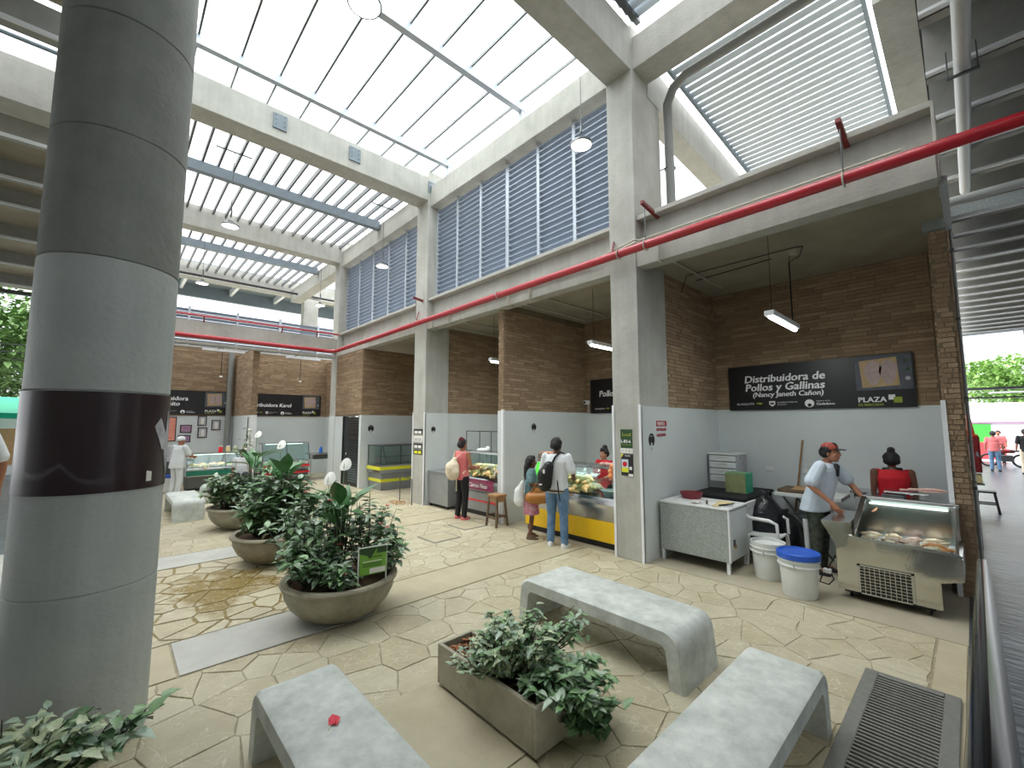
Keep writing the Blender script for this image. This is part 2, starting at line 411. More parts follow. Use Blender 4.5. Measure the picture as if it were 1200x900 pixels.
# ================================================================== THE SETTING
# ---- stone material with a mossy water stain of its own shape
def stone_mat(name, a, b):
    m = M(name, a, .5, scale=3.0, rgb2=b, bump=.35, bscale=9)
    nt = m.node_tree; bs = nt.nodes['Principled BSDF']; src = bs.inputs['Base Color'].links[0].from_socket
    tc = nt.nodes.new('ShaderNodeTexCoord')
    mp = nt.nodes.new('ShaderNodeMapping'); mp.inputs['Location'].default_value = (-1.1/1.5, -6.4/1.8, 0); mp.inputs['Scale'].default_value = (1/1.5, 1/1.8, 1)
    gr = nt.nodes.new('ShaderNodeTexGradient'); gr.gradient_type = 'SPHERICAL'
    nt.links.new(tc.outputs['Object'], mp.inputs[0]); nt.links.new(mp.outputs[0], gr.inputs[0])
    n = nt.nodes.new('ShaderNodeTexNoise'); n.inputs['Scale'].default_value = 2.6; n.inputs['Detail'].default_value = 5
    nt.links.new(tc.outputs['Object'], n.inputs['Vector'])
    ml = nt.nodes.new('ShaderNodeMath'); ml.operation = 'MULTIPLY'; nt.links.new(gr.outputs['Fac'], ml.inputs[0]); nt.links.new(n.outputs['Fac'], ml.inputs[1])
    mr = nt.nodes.new('ShaderNodeMapRange'); mr.inputs[1].default_value = .08 if name == 'joint' else .27; mr.inputs[2].default_value = .13 if name == 'joint' else .38; nt.links.new(ml.outputs[0], mr.inputs[0])
    mx = nt.nodes.new('ShaderNodeMix'); mx.data_type = 'RGBA'; nt.links.new(mr.outputs[0], mx.inputs[0]); nt.links.new(src, mx.inputs[6]); mx.inputs[7].default_value = (*lin((128, 108, 52)), 1)
    base_out = mx.outputs[2]
    # fine incised vein lines of the stamped relief
    vo = nt.nodes.new('ShaderNodeTexVoronoi'); vo.feature = 'DISTANCE_TO_EDGE'; vo.inputs['Scale'].default_value = 7
    n3 = nt.nodes.new('ShaderNodeTexNoise'); n3.inputs['Scale'].default_value = 4
    nt.links.new(tc.outputs['Object'], n3.inputs['Vector'])
    av = nt.nodes.new('ShaderNodeVectorMath'); av.operation = 'MULTIPLY_ADD'; av.inputs[1].default_value = (.5,.5,.5)
    nt.links.new(n3.outputs['Color'], av.inputs[0]); nt.links.new(tc.outputs['Object'], av.inputs[2]); nt.links.new(av.outputs[0], vo.inputs['Vector'])
    cl = nt.nodes.new('ShaderNodeMapRange'); cl.inputs[1].default_value = 0; cl.inputs[2].default_value = .05; nt.links.new(vo.outputs['Distance'], cl.inputs[0])
    b2 = nt.nodes.new('ShaderNodeBump'); b2.inputs['Strength'].default_value = .28; b2.inputs['Distance'].default_value = .008
    nt.links.new(cl.outputs[0], b2.inputs['Height'])
    # worn, paler ridges along the veins
    wr = nt.nodes.new('ShaderNodeMapRange'); wr.inputs[1].default_value = 0; wr.inputs[2].default_value = .035; wr.inputs[3].default_value = .85; wr.inputs[4].default_value = 0
    nt.links.new(vo.outputs['Distance'], wr.inputs[0])
    n4 = nt.nodes.new('ShaderNodeTexNoise'); n4.inputs['Scale'].default_value = 3.5; nt.links.new(tc.outputs['Object'], n4.inputs['Vector'])
    w2 = nt.nodes.new('ShaderNodeMath'); w2.operation = 'MULTIPLY'; nt.links.new(wr.outputs[0], w2.inputs[0]); nt.links.new(n4.outputs['Fac'], w2.inputs[1])
    mx2 = nt.nodes.new('ShaderNodeMix'); mx2.data_type = 'RGBA'; nt.links.new(w2.outputs[0], mx2.inputs[0]); nt.links.new(base_out, mx2.inputs[6]); mx2.inputs[7].default_value = (*lin((226, 220, 196)), 1)
    nt.links.new(mx2.outputs[2], bs.inputs['Base Color'])
    old = bs.inputs['Normal'].links[0].from_socket
    nt.links.new(old, b2.inputs['Normal']); nt.links.new(b2.outputs[0], bs.inputs['Normal'])
stone_mat('stone_a', (170, 161, 134), (190, 182, 156))
stone_mat('stone_b', (175, 167, 140), (194, 187, 162))
stone_mat('stone_c', (166, 156, 128), (187, 178, 150))
stone_mat('joint', (142, 131, 104), (160, 150, 122))

floor = B('floor', (-.9, .15, -.2), (5.78, 15.6, -.008), 'joint', **STR('tan stamped flagstone floor of the market hall'))
def clip(poly, p, nrm):
    out = []; k = len(poly)
    for i in range(k):
        a = poly[i]; b = poly[(i+1)%k]
        da = (a[0]-p[0])*nrm[0]+(a[1]-p[1])*nrm[1]; db = (b[0]-p[0])*nrm[0]+(b[1]-p[1])*nrm[1]
        if da <= 0: out.append(a)
        if (da < 0 < db) or (db < 0 < da):
            t = da/(da-db); out.append((a[0]+(b[0]-a[0])*t, a[1]+(b[1]-a[1])*t))
    return out
def stones_in(x0, y0, x1, y1, step=.36):
    rnd = random.Random(int(y0*10)+3); pts = []
    nx = int((x1-x0)/step)+1; ny = int((y1-y0)/step)+1
    for i in range(-1, nx+1):
        for j in range(-1, ny+1):
            if rnd.random() < .12: continue
            pts.append((x0+(i+.5+.5*(j%2)+rnd.uniform(-.42,.42))*step, y0+(j+.5+rnd.uniform(-.42,.42))*step))
    P = np.array(pts); cells = []
    for k, p in enumerate(pts):
        d = ((P-np.array(p))**2).sum(1); nb = np.argsort(d)[1:18]
        poly = [(p[0]-1,p[1]-1),(p[0]+1,p[1]-1),(p[0]+1,p[1]+1),(p[0]-1,p[1]+1)]
        gp = .013 if ((p[0]-1.15)/1.15)**2+((p[1]-6.4)/1.4)**2 < 1 else .0022   # washed out joints where water stands
        for q in nb:
            q = pts[q]; dx = q[0]-p[0]; dy = q[1]-p[1]; L = math.hypot(dx, dy)
            if L < 1e-6: continue
            poly = clip(poly, ((p[0]+q[0])/2-dx/L*gp, (p[1]+q[1])/2-dy/L*gp), (dx/L, dy/L))
            if len(poly) < 3: break
        for pp, nn in (((x0,y0),(-1,0)),((x1,y1),(1,0)),((x0,y0),(0,-1)),((x1,y1),(0,1))):
            if len(poly) >= 3: poly = clip(poly, pp, nn)
        if len(poly) >= 3:
            ar = abs(sum(poly[i][0]*poly[(i+1)%len(poly)][1]-poly[(i+1)%len(poly)][0]*poly[i][1] for i in range(len(poly))))/2
            if ar > .006: cells.append(poly)
    return cells
def stone_geo(mb, poly, top, mi=0):
    # wavy outline: each side gets a mid point pushed in or out a little
    rnd = random.Random(int(poly[0][0]*977+poly[0][1]*613)); out = []
    cx = sum(p[0] for p in poly)/len(poly); cy = sum(p[1] for p in poly)/len(poly)
    for i in range(len(poly)):
        a = poly[i]; b = poly[(i+1)%len(poly)]; out.append(a)
        if math.hypot(a[0]-b[0], a[1]-b[1]) > .12:
            t = rnd.uniform(.35,.65); k = rnd.uniform(.0,.05)
            mx = a[0]+(b[0]-a[0])*t; my = a[1]+(b[1]-a[1])*t; out.append((mx+(cx-mx)*k, my+(cy-my)*k))
    n = len(out); ins = .004
    def sh(p, e):
        dx = cx-p[0]; dy = cy-p[1]; L = math.hypot(dx,dy) or 1; return (p[0]+dx/L*e, p[1]+dy/L*e)
    vs = [(p[0],p[1],-.012) for p in out] + [(p[0],p[1],top-.003) for p in out] + [(*sh(p,ins),top) for p in out]
    fs = [(i,(i+1)%n,n+(i+1)%n,n+i) for i in range(n)] + [(n+i,n+(i+1)%n,2*n+(i+1)%n,2*n+i) for i in range(n)] + [tuple(range(2*n,3*n))]
    mb.add(vs, fs, mi)
allc = []
for y0, y1 in ((.36,4.40),(5.14,7.68),(8.42,11.0),(11.72,15.2)):
    allc += stones_in(-.6, y0, 5.76, y1, .32 if y0 < 4 else .28)
allc.sort(key=lambda p: (sum(q[0] for q in p)/len(p))**2 + (sum(q[1] for q in p)/len(p))**2)
def seen(p):
    x = sum(q[0] for q in p)/len(p); y = sum(q[1] for q in p)/len(p)
    F = (math.sin(YAW), math.cos(YAW)); z = x*F[0]+y*F[1]; r = x*F[1]-y*F[0]
    return z > 1.2 and abs(r)/z < 1.3 and not (x < .1 and y > 3.4)
near = [p for p in allc if seen(p)][:295]; rest = [p for p in allc if p not in near]
for k, p in enumerate(near):
    mb = MB(); stone_geo(mb, p, random.uniform(-.002,.002)); mb.build('flagstone', ('stone_a','stone_b','stone_c')[k%3], floor, recalc=False)
mb = MB()
for k, p in enumerate(rest): stone_geo(mb, p, 0, k%3)
mb.build('flagstone_field', ['stone_a','stone_b','stone_c'], floor, recalc=False, kind='stuff')
for a, b, m in (((.52,4.43,-.05),(2.15,5.11,.003),'slab_grey'), ((2.16,4.43,-.05),(5.76,5.11,0),'slab_tan'), ((-.6,4.43,-.05),(.5,5.11,0),'slab_tan'),
                ((-.6,7.71,-.05),(2.15,8.39,.002),'slab_grey'), ((2.16,7.71,-.05),(5.76,8.39,0),'slab_tan'), ((-.6,11.03,-.05),(5.76,11.69,0),'slab_tan'),
                ((1.12,1.98,-.05),(2.0,3.0,.005),'slab_tan'), ((-.6,.16,-.05),(5.76,.34,0),'slab_tan'), ((-.6,15.22,-.05),(5.76,15.58,0),'slab_tan')):
    B('concrete_strip', a, b, m, floor)
for c in ((4.35, 6.55), (5.25, 6.9)):
    B('cover_frame', (c[0]-.28, c[1]-.28, 0), (c[0]+.28, c[1]+.28, .005), 'grate', floor)
    B('access_cover', (c[0]-.25, c[1]-.25, .0), (c[0]+.25, c[1]+.25, .008), 'slab_tan', floor)
B('floor_aisle', (-14, -12, -.2), (34, .15, 0), 'aisle_floor', **STR('wet grey concrete floor of the side aisle'))
B('floor_stalls', (5.78, .15, -.2), (14, 15.6, -.001), 'stall_floor', **STR('plain concrete floor inside the stalls'))
B('floor_left', (-14, .15, -.2), (-.9, 40, 0), 'aisle_floor', **STR('grey concrete floor behind the round column'))
B('floor_back', (-.9, 15.6, -.2), (34, 40, -.001), 'stall_floor', **STR('concrete floor of the far stall row'))
MB().box((-150,-150,-.4),(150,150,-.21)).build('ground_outside', 'outside_ground', **STR('pale ground outside the market'))

# ---- brickwork
BR = {}
def brick_mesh(L, h, d, m):
    k = (round(L,3), round(h,3), round(d,3), m)
    if k not in BR:
        me = MB().box((0,0,0),(L,d,h)).build('brick', m, recalc=False)
        BR[k] = me.data; bpy.data.objects.remove(me)
    return BR[k]
def brickwork(parent, o, u, n, length, z0, z1, single=False, course=.062, bl=.46, name='brick'):
    """running bond; o = start point, u along the wall, n outward; bricks stand 12 mm proud of the mortar"""
    rz = math.atan2(u[1], u[0]); flip = Vector((-u[1], u[0])).dot(Vector(n[:2])) > 0
    rnd = random.Random(int(o[0]*31+o[1]*17+z0*7)); mb = MB(); c = int((z1-z0)/course)
    pl = world_loc(parent)
    for i in range(c):
        z = z0+i*course; x = -rnd.uniform(0, bl)
        while x < length-.02:
            L = bl*rnd.choice((1,1,1,.75,.5)); a = max(x, 0)+.004; b = min(x+L, length)-.004; x += L
            if b-a < .03: continue
            pr = rnd.uniform(.008,.016); mi = rnd.choice((0,0,1,1,2))
            if single:
                me = brick_mesh(round(b-a,2), course-.010, .03, ('brick_a','brick_b','brick_c')[mi])
                p = Vector((o[0]+u[0]*a, o[1]+u[1]*a, z+.005)) + Vector((n[0], n[1], 0))*(pr if not flip else pr-.03)
                ob = put('brick', me, parent, loc=p-pl, rot=(0,0,rz))
                if not flip: ob.location = p-pl; 
            else:
                p0 = Vector((o[0]+u[0]*a, o[1]+u[1]*a, 0)); p1 = Vector((o[0]+u[0]*b, o[1]+u[1]*b, 0)); q = Vector((n[0],n[1],0))
                c4 = [p0-q*.01, p1-q*.01, p1+q*pr, p0+q*pr]
                vs = [(w.x,w.y,z+.005) for w in c4]+[(w.x,w.y,z+course-.005) for w in c4]
                mb.add(vs, [(0,3,2,1),(4,5,6,7),(0,1,5,4),(1,2,6,5),(2,3,7,6),(3,0,4,7)], mi)
    if not single: mb.build('brick_courses', ['brick_a','brick_b','brick_c'], parent, kind='stuff')
ZB = 2.26      # top of the white painted dado
# single bricks: the box mesh runs 0..d along local +y, so pick the side by the wall's normal
def wallseg(name, a, b, label, zt=4.5):
    """structural core (mortar coloured) of a brick wall with white painted lower part proud of it"""
    w = B(name, (a[0],a[1],0), (b[0],b[1],zt), 'mortar', **STR(label))
    B('painted_dado', (a[0]-.014,a[1]-.014,0), (b[0]+.014,b[1]+.014,ZB), 'white_wall', w)
    return w
w = wallseg('wall_back', (8.6,.06), (8.78,15.4), 'brick back wall of the right stall row above white painted dado')
brickwork(w, (8.6,.28), (0,1), (-1,0), 3.1, ZB, 4.5, single=True)
brickwork(w, (8.6,3.7), (0,1), (-1,0), 11.6, ZB, 4.5)
w = B('wall_end', (7.35,.06,0), (8.6,.21,4.5), 'mortar', **STR('brick end wall of the nearest stall beside the aisle'))
B('painted_dado', (7.36,.2,0), (8.6,.224,ZB), 'white_wall', w)
brickwork(w, (7.35,.06), (0,1), (-1,0), .15, 0, 4.42, single=True, bl=.15)
brickwork(w, (7.35,.06), (1,0), (0,-1), 1.25, 0, 4.42)
brickwork(w, (7.35,.21), (1,0), (0,1), 1.25, ZB, 4.42)
B('corner_trim', (7.325,.195,0), (7.37,.24,ZB+.02), 'white_trim', w)
w = B('wall_aisle', (10.3,.02,0), (13.5,.2,5.6), 'mortar', **STR('long brick wall along the side aisle'))
brickwork(w, (10.3,.02), (1,0), (0,-1), 3.2, 0, 5.6); brickwork(w, (10.3,.02), (0,1), (-1,0), .18, 0, 5.6, bl=.18)
w = wallseg('wall_partition', (6.5,3.36), (8.6,3.72), 'brick partition behind the nearest square pillar')
brickwork(w, (6.5,3.36), (1,0), (0,-1), 2.1, ZB, 4.5); brickwork(w, (6.5,3.72), (1,0), (0,1), 2.1, ZB, 4.5)
w = wallseg('wall_divider', (5.86,6.52), (8.6,6.68), 'brick divider between the two middle stalls')
brickwork(w, (5.86,6.52), (1,0), (0,-1), 2.74, ZB, 4.42); brickwork(w, (5.86,6.52), (0,1), (-1,0), .16, ZB, 4.42, single=True, bl=.16)
B('corner_trim', (5.82,6.5,0), (5.87,6.56,ZB+.02), 'white_trim', w)
w = wallseg('wall_partition', (6.35,9.36), (8.6,9.8), 'brick partition behind the second square pillar')
brickwork(w, (6.35,9.36), (1,0), (0,-1), 2.25, ZB, 4.5); brickwork(w, (6.35,9.8), (1,0), (0,1), 2.25, ZB, 4.5)
w = wallseg('wall_store', (5.72,13.05), (8.6,13.2), 'brick side wall of the closed store room', 4.375)
brickwork(w, (5.72,13.05), (1,0), (0,-1), 2.88, ZB, 4.37)
w = B('wall_store_front', (5.72,13.2,2.24), (5.86,15.2,4.375), 'mortar', **STR('brick front wall above the dark store door'))
brickwork(w, (5.72,13.07), (0,1), (-1,0), 2.15, 2.3, 4.375)
B('jamb', (5.705,14.5,0), (5.86,15.2,2.24), 'white_wall', w); B('jamb', (5.705,13.05,0), (5.86,13.2,2.24), 'white_wall', w)
# far stall row
w = wallseg('wall_far', (.2,18.3), (6.9,18.45), 'brick back wall of the far stalls above white tile', 4.65)
brickwork(w, (.2,18.3), (1,0), (0,-1), 6.7, ZB, 4.62)
w = wallseg('wall_far_divider', (3.2,15.55), (3.36,18.3), 'brick divider between the two far stalls', 4.42)
brickwork(w, (3.2,15.55), (1,0), (0,-1), .16, ZB, 4.4, bl=.16); brickwork(w, (3.2,15.55), (0,1), (-1,0), 2.75, ZB, 4.4); brickwork(w, (3.36,15.55), (0,1), (1,0), 2.75, ZB, 4.4)
B('corner_trim', (3.19,15.52,0), (3.37,15.56,ZB), 'white_trim', w)
w = wallseg('wall_far_side', (6.45,15.6), (6.6,18.3), 'brick side wall closing the far stall', 4.5)
brickwork(w, (6.45,15.6), (0,1), (-1,0), 2.7, ZB, 4.45)

# ---- square pillars
def pillar(y0, y1, x1, top, label, low=True):
    p = B('square_pillar', (5.7,y0,0), (x1,y1,top), 'concrete', bevel=.008, seg=1, category='pillar', label=label)
    if low:
        for y in (y0-.012, y1-.025): B('corner_trim', (5.688,y,0), (5.70+.03,y+.037,ZB+.02), 'white_trim', p)
        B('painted_dado', (5.71,y0-.012,0), (x1,y0+.01,ZB), 'white_wall', p)
        B('painted_dado', (5.71,y1-.01,0), (x1,y1+.012,ZB), 'white_wall', p)
    return p
P1 = pillar(3.33, 3.80, 6.58, 8.42, 'nearest square concrete pillar carrying two small green and black notices')
P2 = pillar(9.30, 9.86, 6.40, 8.62, 'second square concrete pillar beside the dark metal bin')
P3 = pillar(15.2, 15.7, 6.2, 8.62, 'farthest square pillar of the right row beside the dark door', False)
B('painted_dado', (5.688,15.2,0), (5.70,15.7,ZB), 'white_wall', P3)
for y in (.0, ):
    pass
# ---- horizontal concrete members of the right row
be = MB(); YA0, YA1 = .06, 15.2
be.box((5.72,YA0,4.38),(5.95,YA1,4.68)).box((5.90,YA0,4.66),(6.15,YA1,5.13)).box((5.74,YA0,5.13),(6.3,YA1,5.2))
be.box((5.74,YA0-.02,4.39),(6.29,YA0+.01,5.19))
be.build('beam_right', 'concrete', bevel=.006, seg=1, **STR('concrete ledge beam over the right stall fronts'))
B('ceiling_stalls', (5.95,.06,4.5), (8.78,15.2,4.68), 'soffit', **STR('bare concrete soffit over the right stalls'))
MB().box((5.76,-6,7.66),(6.22,15.25,8.22)).box((5.78,15.65,7.66),(6.22,21.4,8.22)).build('beam_upper_right', 'concrete', bevel=.01, seg=1, **STR('high concrete beam above the louvers'))
for y0, y1, z0, z1, nm in ((3.33,3.80,7.62,8.36,'first'), (9.32,9.84,7.82,8.46,'second'), (15.25,15.7,7.8,8.46,'third'), (21.3,21.75,7.95,8.6,'fourth')):
    B('beam_cross', (-.12,y0,z0), (5.72 if y0 < 20 else 8, y1, z1), 'concrete', bevel=.008, seg=1, **STR('%s high concrete cross beam of the hall roof' % nm))
B('beam_left', (-.6,-6,7.6), (-.1,22,8.4), 'concrete', **STR('high concrete edge beam on the column side'))
# fixing plates on the second cross beam
fx = thing('fixing_plate', 'grey bolted steel plate on cross beam left of the skylight post', 'plate', (1.6,9.31,8.15))
for i, x in enumerate((2.15, 3.72, 5.82)):
    p = thing('fixing_plate', ('grey bolted steel plate on the second cross beam, leftmost','grey bolted steel plate on the second cross beam, middle','grey bolted steel plate on the second pillar head')[i], 'plate', (x, 9.29, 8.1), group='bolted plates on the beams')
    B('plate', (x-.13,9.285,8.02), (x+.13,9.32,8.34), 'steel_beam', p)
    for dx in (-.08,.08):
        for dz in (.08,.18,.28): MB().lathe([(.012,0),(.012,.012)], (0,0,0), 8, cap=True).build('bolt', 'steel_dark', p, world=False).matrix_local = Matrix.Translation((dx,-.005,dz-.08)) @ Matrix.Rotation(PI/2,4,'X')
bpy.data.objects.remove(fx)
# ---- wall above the far stalls
B('beam_far', (.0,15.3,4.5), (5.72,15.5,5.0), 'concrete', bevel=.006, seg=1, **STR('concrete beam over the far stall fronts'))
B('beam_far_lower', (.0,15.34,4.32), (5.72,15.52,4.40), 'concrete', **STR('thin concrete lintel under the far beam'))
P4 = B('square_pillar', (6.35,21.3,0), (7.0,21.75,8.0), 'concrete', category='pillar', label='distant concrete pillar rising beyond the far louvers')
B('far_roof_deck', (-10,21.8,8.7), (20,25.4,8.8), 'steel_beam', **STR('blue grey roof deck beyond the far stalls'))
for k in range(9):
    MB().bar((-6+2.0*k,21.9,8.55),(-6+2.0*k,25.3,8.55),.12,.3).build('roof_rafter', 'white_steel', label='pale rafter under the far roof deck', kind='structure')
MB().tube([(-4,20.4,7.82),(9,20.4,7.82)],.05,8).build('far_pipe','frame_dark',label='thin dark pipe crossing below the far roof deck',category='pipe')
B('far_eave', (-10,25.2,8.1), (20,25.4,8.7), 'steel_beam', **STR('blue grey eave beam of the far roof'))

# ---- louver windows
SL = {}
def louver(name, label, axis, fixed, a0, a1, z0, z1, panels, step=.12, depth=.115, slat='louver', tilt=-32, group=None):
    lo = min(a0,a1)
    w = thing(name, label, None, (fixed, lo, z0) if axis == 'y' else (lo, fixed, z0), kind='structure')
    L = abs(a1-a0); pw = L/panels
    fr = MB()
    def bx(u0, u1, d0, d1, za, zb): 
        return ((fixed+d0, lo+u0, za), (fixed+d1, lo+u1, zb)) if axis == 'y' else ((lo+u0, fixed+d0, za), (lo+u1, fixed+d1, zb))
    for k in range(panels+1):
        t = .035 if k % 3 else .05
        B('mullion', *bx(max(0,k*pw-t), min(L,k*pw+t), -.05, .05, z0, z1), 'louver_frame', w)
    key = (axis, round(pw,3), depth)
    if key not in SL:
        mb = MB(); s = math.radians(tilt); dx = depth/2*math.cos(s); dz = depth/2*math.sin(s); n = .004; l = pw-.07
        q = [(-dx,-dz-n),(dx,dz-n),(dx,dz+n),(-dx,-dz+n)]
        if axis == 'y': vs = [(a,0,b) for a,b in q]+[(a,l,b) for a,b in q]
        else: vs = [(0,a,b) for a,b in q]+[(l,a,b) for a,b in q]
        mb.add(vs, [(0,1,2,3),(7,6,5,4),(0,4,5,1),(1,5,6,2),(2,6,7,3),(3,7,4,0)])
        if axis == 'y': mb.box((-dx-.006,0,-dz-.020),(-dx,l,-dz+.004))
        o = mb.build('slat', slat); SL[key] = o.data; bpy.data.objects.remove(o)
    n = int((z1-z0)/step)
    for k in range(panels):
        for i in range(n):
            loc = (0, k*pw+.035, i*step+step*.6) if axis == 'y' else (k*pw+.035, 0, i*step+step*.6)
            put('slat', SL[key], w, loc=loc)
    return w
louver('window_1', 'tall grey louver window between the two nearest square pillars', 'y', 6.02, 3.80, 9.30, 5.2, 7.66, 6)
louver('window_2', 'tall grey louver window between the second and third pillars', 'y', 6.02, 9.86, 15.2, 5.2, 7.66, 5)
louver('window_3', 'low grey louver strip above the far stalls', 'x', 18.5, .3, 9.0, 4.7, 6.12, 6, step=.12, depth=.125, tilt=-42)
B('sill_far', (.2,18.35,4.6), (9,18.6,4.72), 'concrete', **STR('concrete sill under the far louver strip'))

# ---- roof: skylight over the nearest bay
sk = thing('skylight', 'glazed skylight with thin bars over the nearest hall bay', None, (-.6,3.8,8.5), kind='structure')
xs = [-.6+.637*k for k in range(11)]
for x in xs: B('glazing_bar', (x-.016,3.5,8.62), (x+.016,9.9,8.69), 'steel_dark', sk)
for y in (5.97, 8.62):
    B('skylight_beam', (-.6,y-.06,8.46), (5.95,y+.06,8.62), 'louver_frame', sk)
    B('skylight_post', (5.80,y-.05,8.2), (5.90,y+.05,8.5), 'louver_frame', sk)
    B('skylight_post', (-.5,y-.05,8.4), (-.4,y+.05,8.5), 'louver_frame', sk)
for k in range(10):
    for y0, y1 in ((3.5,5.95),(5.97,8.6),(8.64,9.9)):
        B('skylight_pane', (xs[k]+.017,y0,8.665), (xs[k+1]-.017,y1,8.675), SKYPANE, sk)
# ---- roof fins over the other bays
def fins(name, label, y0, y1, x0, x1, z, step=.318, purl=()):
    t = thing(name, label, None, (x0,y0,z), kind='structure')
    o = B('fin', (0,0,0), (.045,y1-y0,.13), 'fin'); me = o.data; bpy.data.objects.remove(o)
    k = 0
    while x0+k*step < x1: put('fin', me, t, loc=(k*step,0,0)); k += 1
    for y in purl: B('purlin', (x0,y-.09,z-.26), (x1,y+.09,z-.01), 'steel_beam', t)
    return t
fins('roof_fins', 'row of thin roof fins over the second hall bay', 9.84, 15.3, -.4, 5.75, 8.30, purl=(12.3,))
fins('roof_fins', 'row of thin roof fins over the third hall bay', 15.7, 21.3, -.4, 5.75, 8.30, purl=(17.8,))
b0 = thing('blade_roof', 'roof of wide pale blades over the bay above the viewer', None, (-.9,-3,8.45), kind='structure')
o = MB().obox((0,3.15,0),(.15,6.3,.012), Matrix.Rotation(math.radians(30),3,'Y')).build('blade','roof_blade'); me = o.data; bpy.data.objects.remove(o)
for k in range(39): put('blade', me, b0, loc=(.08+k*.17, 0, 0))
for y in (-2.9,.2,3.2): B('blade_rail',(-.9,y-.04,8.34),(5.75,y+.04,8.42),'steel_dark',b0)
# sloping blade roof over the nearest stall
bl = thing('blade_roof', 'sloping roof of wide pale blades above the nearest stall', None, (6.3,.4,8.0), kind='structure')
o = MB().obox((0,1.26,0),(.112,2.52,.012), Matrix.Rotation(math.radians(20),3,'Y')).build('blade','roof_blade'); me = o.data; bpy.data.objects.remove(o)
for k in range(34): put('blade', me, bl, loc=(.08+k*.17, .22, .05-k*.17*.06))
for y in (.64,3.1): MB().bar((6.3,y,7.98),(12.2,y,7.63),.05,.07).build('blade_rail','steel_beam',bl)
MB().bar((6.2,3.5,7.75),(12.5,3.5,7.35),.36,.66).build('beam_stall_left','concrete', **STR('sloping concrete beam left of the blade roof'))
MB().box((5.85,.11,6.6),(12.5,.44,7.4)).build('beam_stall_right','concrete', **STR('rough concrete beam right of the blade roof'))
# ---- aisle roof on the right
MB().box((3.2,-9,6.1),(24.8,.1,6.2)).build('ceiling_aisle', 'deck_dark', **STR('dark roof deck over the side aisle'))
x = 4.95; k = 0
while x < 24.8:
    b = thing('aisle_beam', 'grey concrete beam under the aisle deck', None, (x,-9,5.5), kind='structure', group='beams under the aisle deck')
    B('beam_web', (x,-9,5.52), (x+.13,.08 if x < 13 else 1.4,6.1), 'deck_beam', b)
    B('beam_flange', (x-.06,-9,5.52), (x+.02,.08 if x < 13 else 1.4,5.55), 'white_steel', b)
    x += .93; k += 1
B('aisle_edge_beam', (24.6,-9,5.5), (25.0,3,6.2), 'steel_beam', **STR('steel edge beam at the end of the aisle roof'))
# ---- roof over the left aisle
MB().box((-22,9.0,6.6),(-.6,22,6.7)).box((-22,-14,6.9),(-.6,7.0,7.0)).box((-.6,-14,7.2),(5.7,-3.1,7.3)).build('ceiling_left', 'soffit', **STR('dark soffit over the aisle behind the round column, with unseen slabs added to cut light'))  # slabs out of view are added to keep sky light off the column
for y in (6.7, 9.55, 11.2, 12.6, 14.9, 17.4, 20):
    b = thing('left_beam', 'grey beam under the left aisle soffit', None, (-12,y,6.2), kind='structure', group='beams under the left soffit')
    B('beam_web', (-12,y,6.28), (-.5,y+.16,6.62), 'deck_beam', b); B('beam_flange', (-12,y-.03,6.26), (-.5,y,6.31), 'white_steel', b)
B('beam_left_low', (-12,8.15,6.15), (-.5,8.6,6.75), 'concrete', **STR('pale concrete beam beside the left roof opening'))
for y in (7.35,7.8): MB().tube([(-12,y,6.8),(-.5,y,6.8)],.03,8).build('opening_bar','steel_beam', label='thin steel bar across the left roof opening', kind='structure')

# ---- unseen walls added behind the viewer to hold back light, and a walkway
B('wall_behind', (-22,-14.2,0), (34,-14,6.0), 'white_wall', **STR('unseen pale wall added behind the viewer to cut light'))
B('wall_left_end', (-22.2,-14.2,0), (-22,14,6.6), 'white_wall', **STR('unseen pale end wall added beyond the left aisle to cut light'))
B('wall_aisle_far', (7,-9.2,0), (24,-9,5.5), 'white_wall', **STR('unseen pale wall added across the aisle to cut light'))
B('raised_platform', (-7,4.7,0), (-.66,8.1,.42), 'slab_grey', **STR('raised concrete walkway behind the round column'))
# ================================================================== PIPES AND LAMPS
pp = thing('fire_pipe', 'thick red fire pipe running along the right stall fronts', 'pipe', (5.45,-3,4.56))
PZ = 4.52
MB().tube([(5.5,-4,PZ+.06),(5.5,3,PZ+.06),(5.5,14.6,PZ-.04)],.062,14).build('pipe_run','red_pipe',pp,smooth=40)
MB().tube([(5.5,14.6,PZ-.04),(5.49,14.8,PZ-.04),(5.3,14.95,PZ-.04),(5.1,14.96,PZ-.04),(.1,14.96,PZ-.02)],.062,14).build('pipe_run','red_pipe',pp,smooth=40)
for y in (.75, 3.05, 3.5, 9.5, 6.3, 12.4):
    MB().tube([(5.5,y,PZ+.05)]+arc((5.5,PZ+.05),.075,-90,270,14,'xz',y)+[(5.5,y,PZ-.02)],.009,6).build('pipe_clamp','conduit',pp)
for y in (.75, 3.05, 9.5):
    MB().tube([(5.5,y,PZ+.12),(5.5,y,PZ+.62)],.008,6).build('hanger_rod','steel_dark',pp)
    MB().bar((5.42,y,5.2),(5.92,y,5.13),.05,.05).build('hanger_bracket','red_rust',pp)
MB().tube([(5.5,3.62,PZ+.1),(5.71,3.72,PZ+.38)],.014,6).build('brace','red_rust',pp); MB().tube([(5.5,9.45,PZ+.1),(5.71,9.7,PZ+.4)],.014,6).build('brace','red_rust',pp)
rp = thing('sprinkler_pipe', 'thin red pipe along the top of the far beam', 'pipe', (0,15.25,5.12))
MB().tube([(.1,15.22,5.15),(5.9,15.22,5.15)],.03,10).build('pipe_run','red_pipe',rp,smooth=40)
for x in (1.8,3.9,5.0): MB().tube([(x,15.22,5.15),(x,15.22,5.02),(x,15.35,4.98)],.02,8).build('elbow','red_rust',rp)
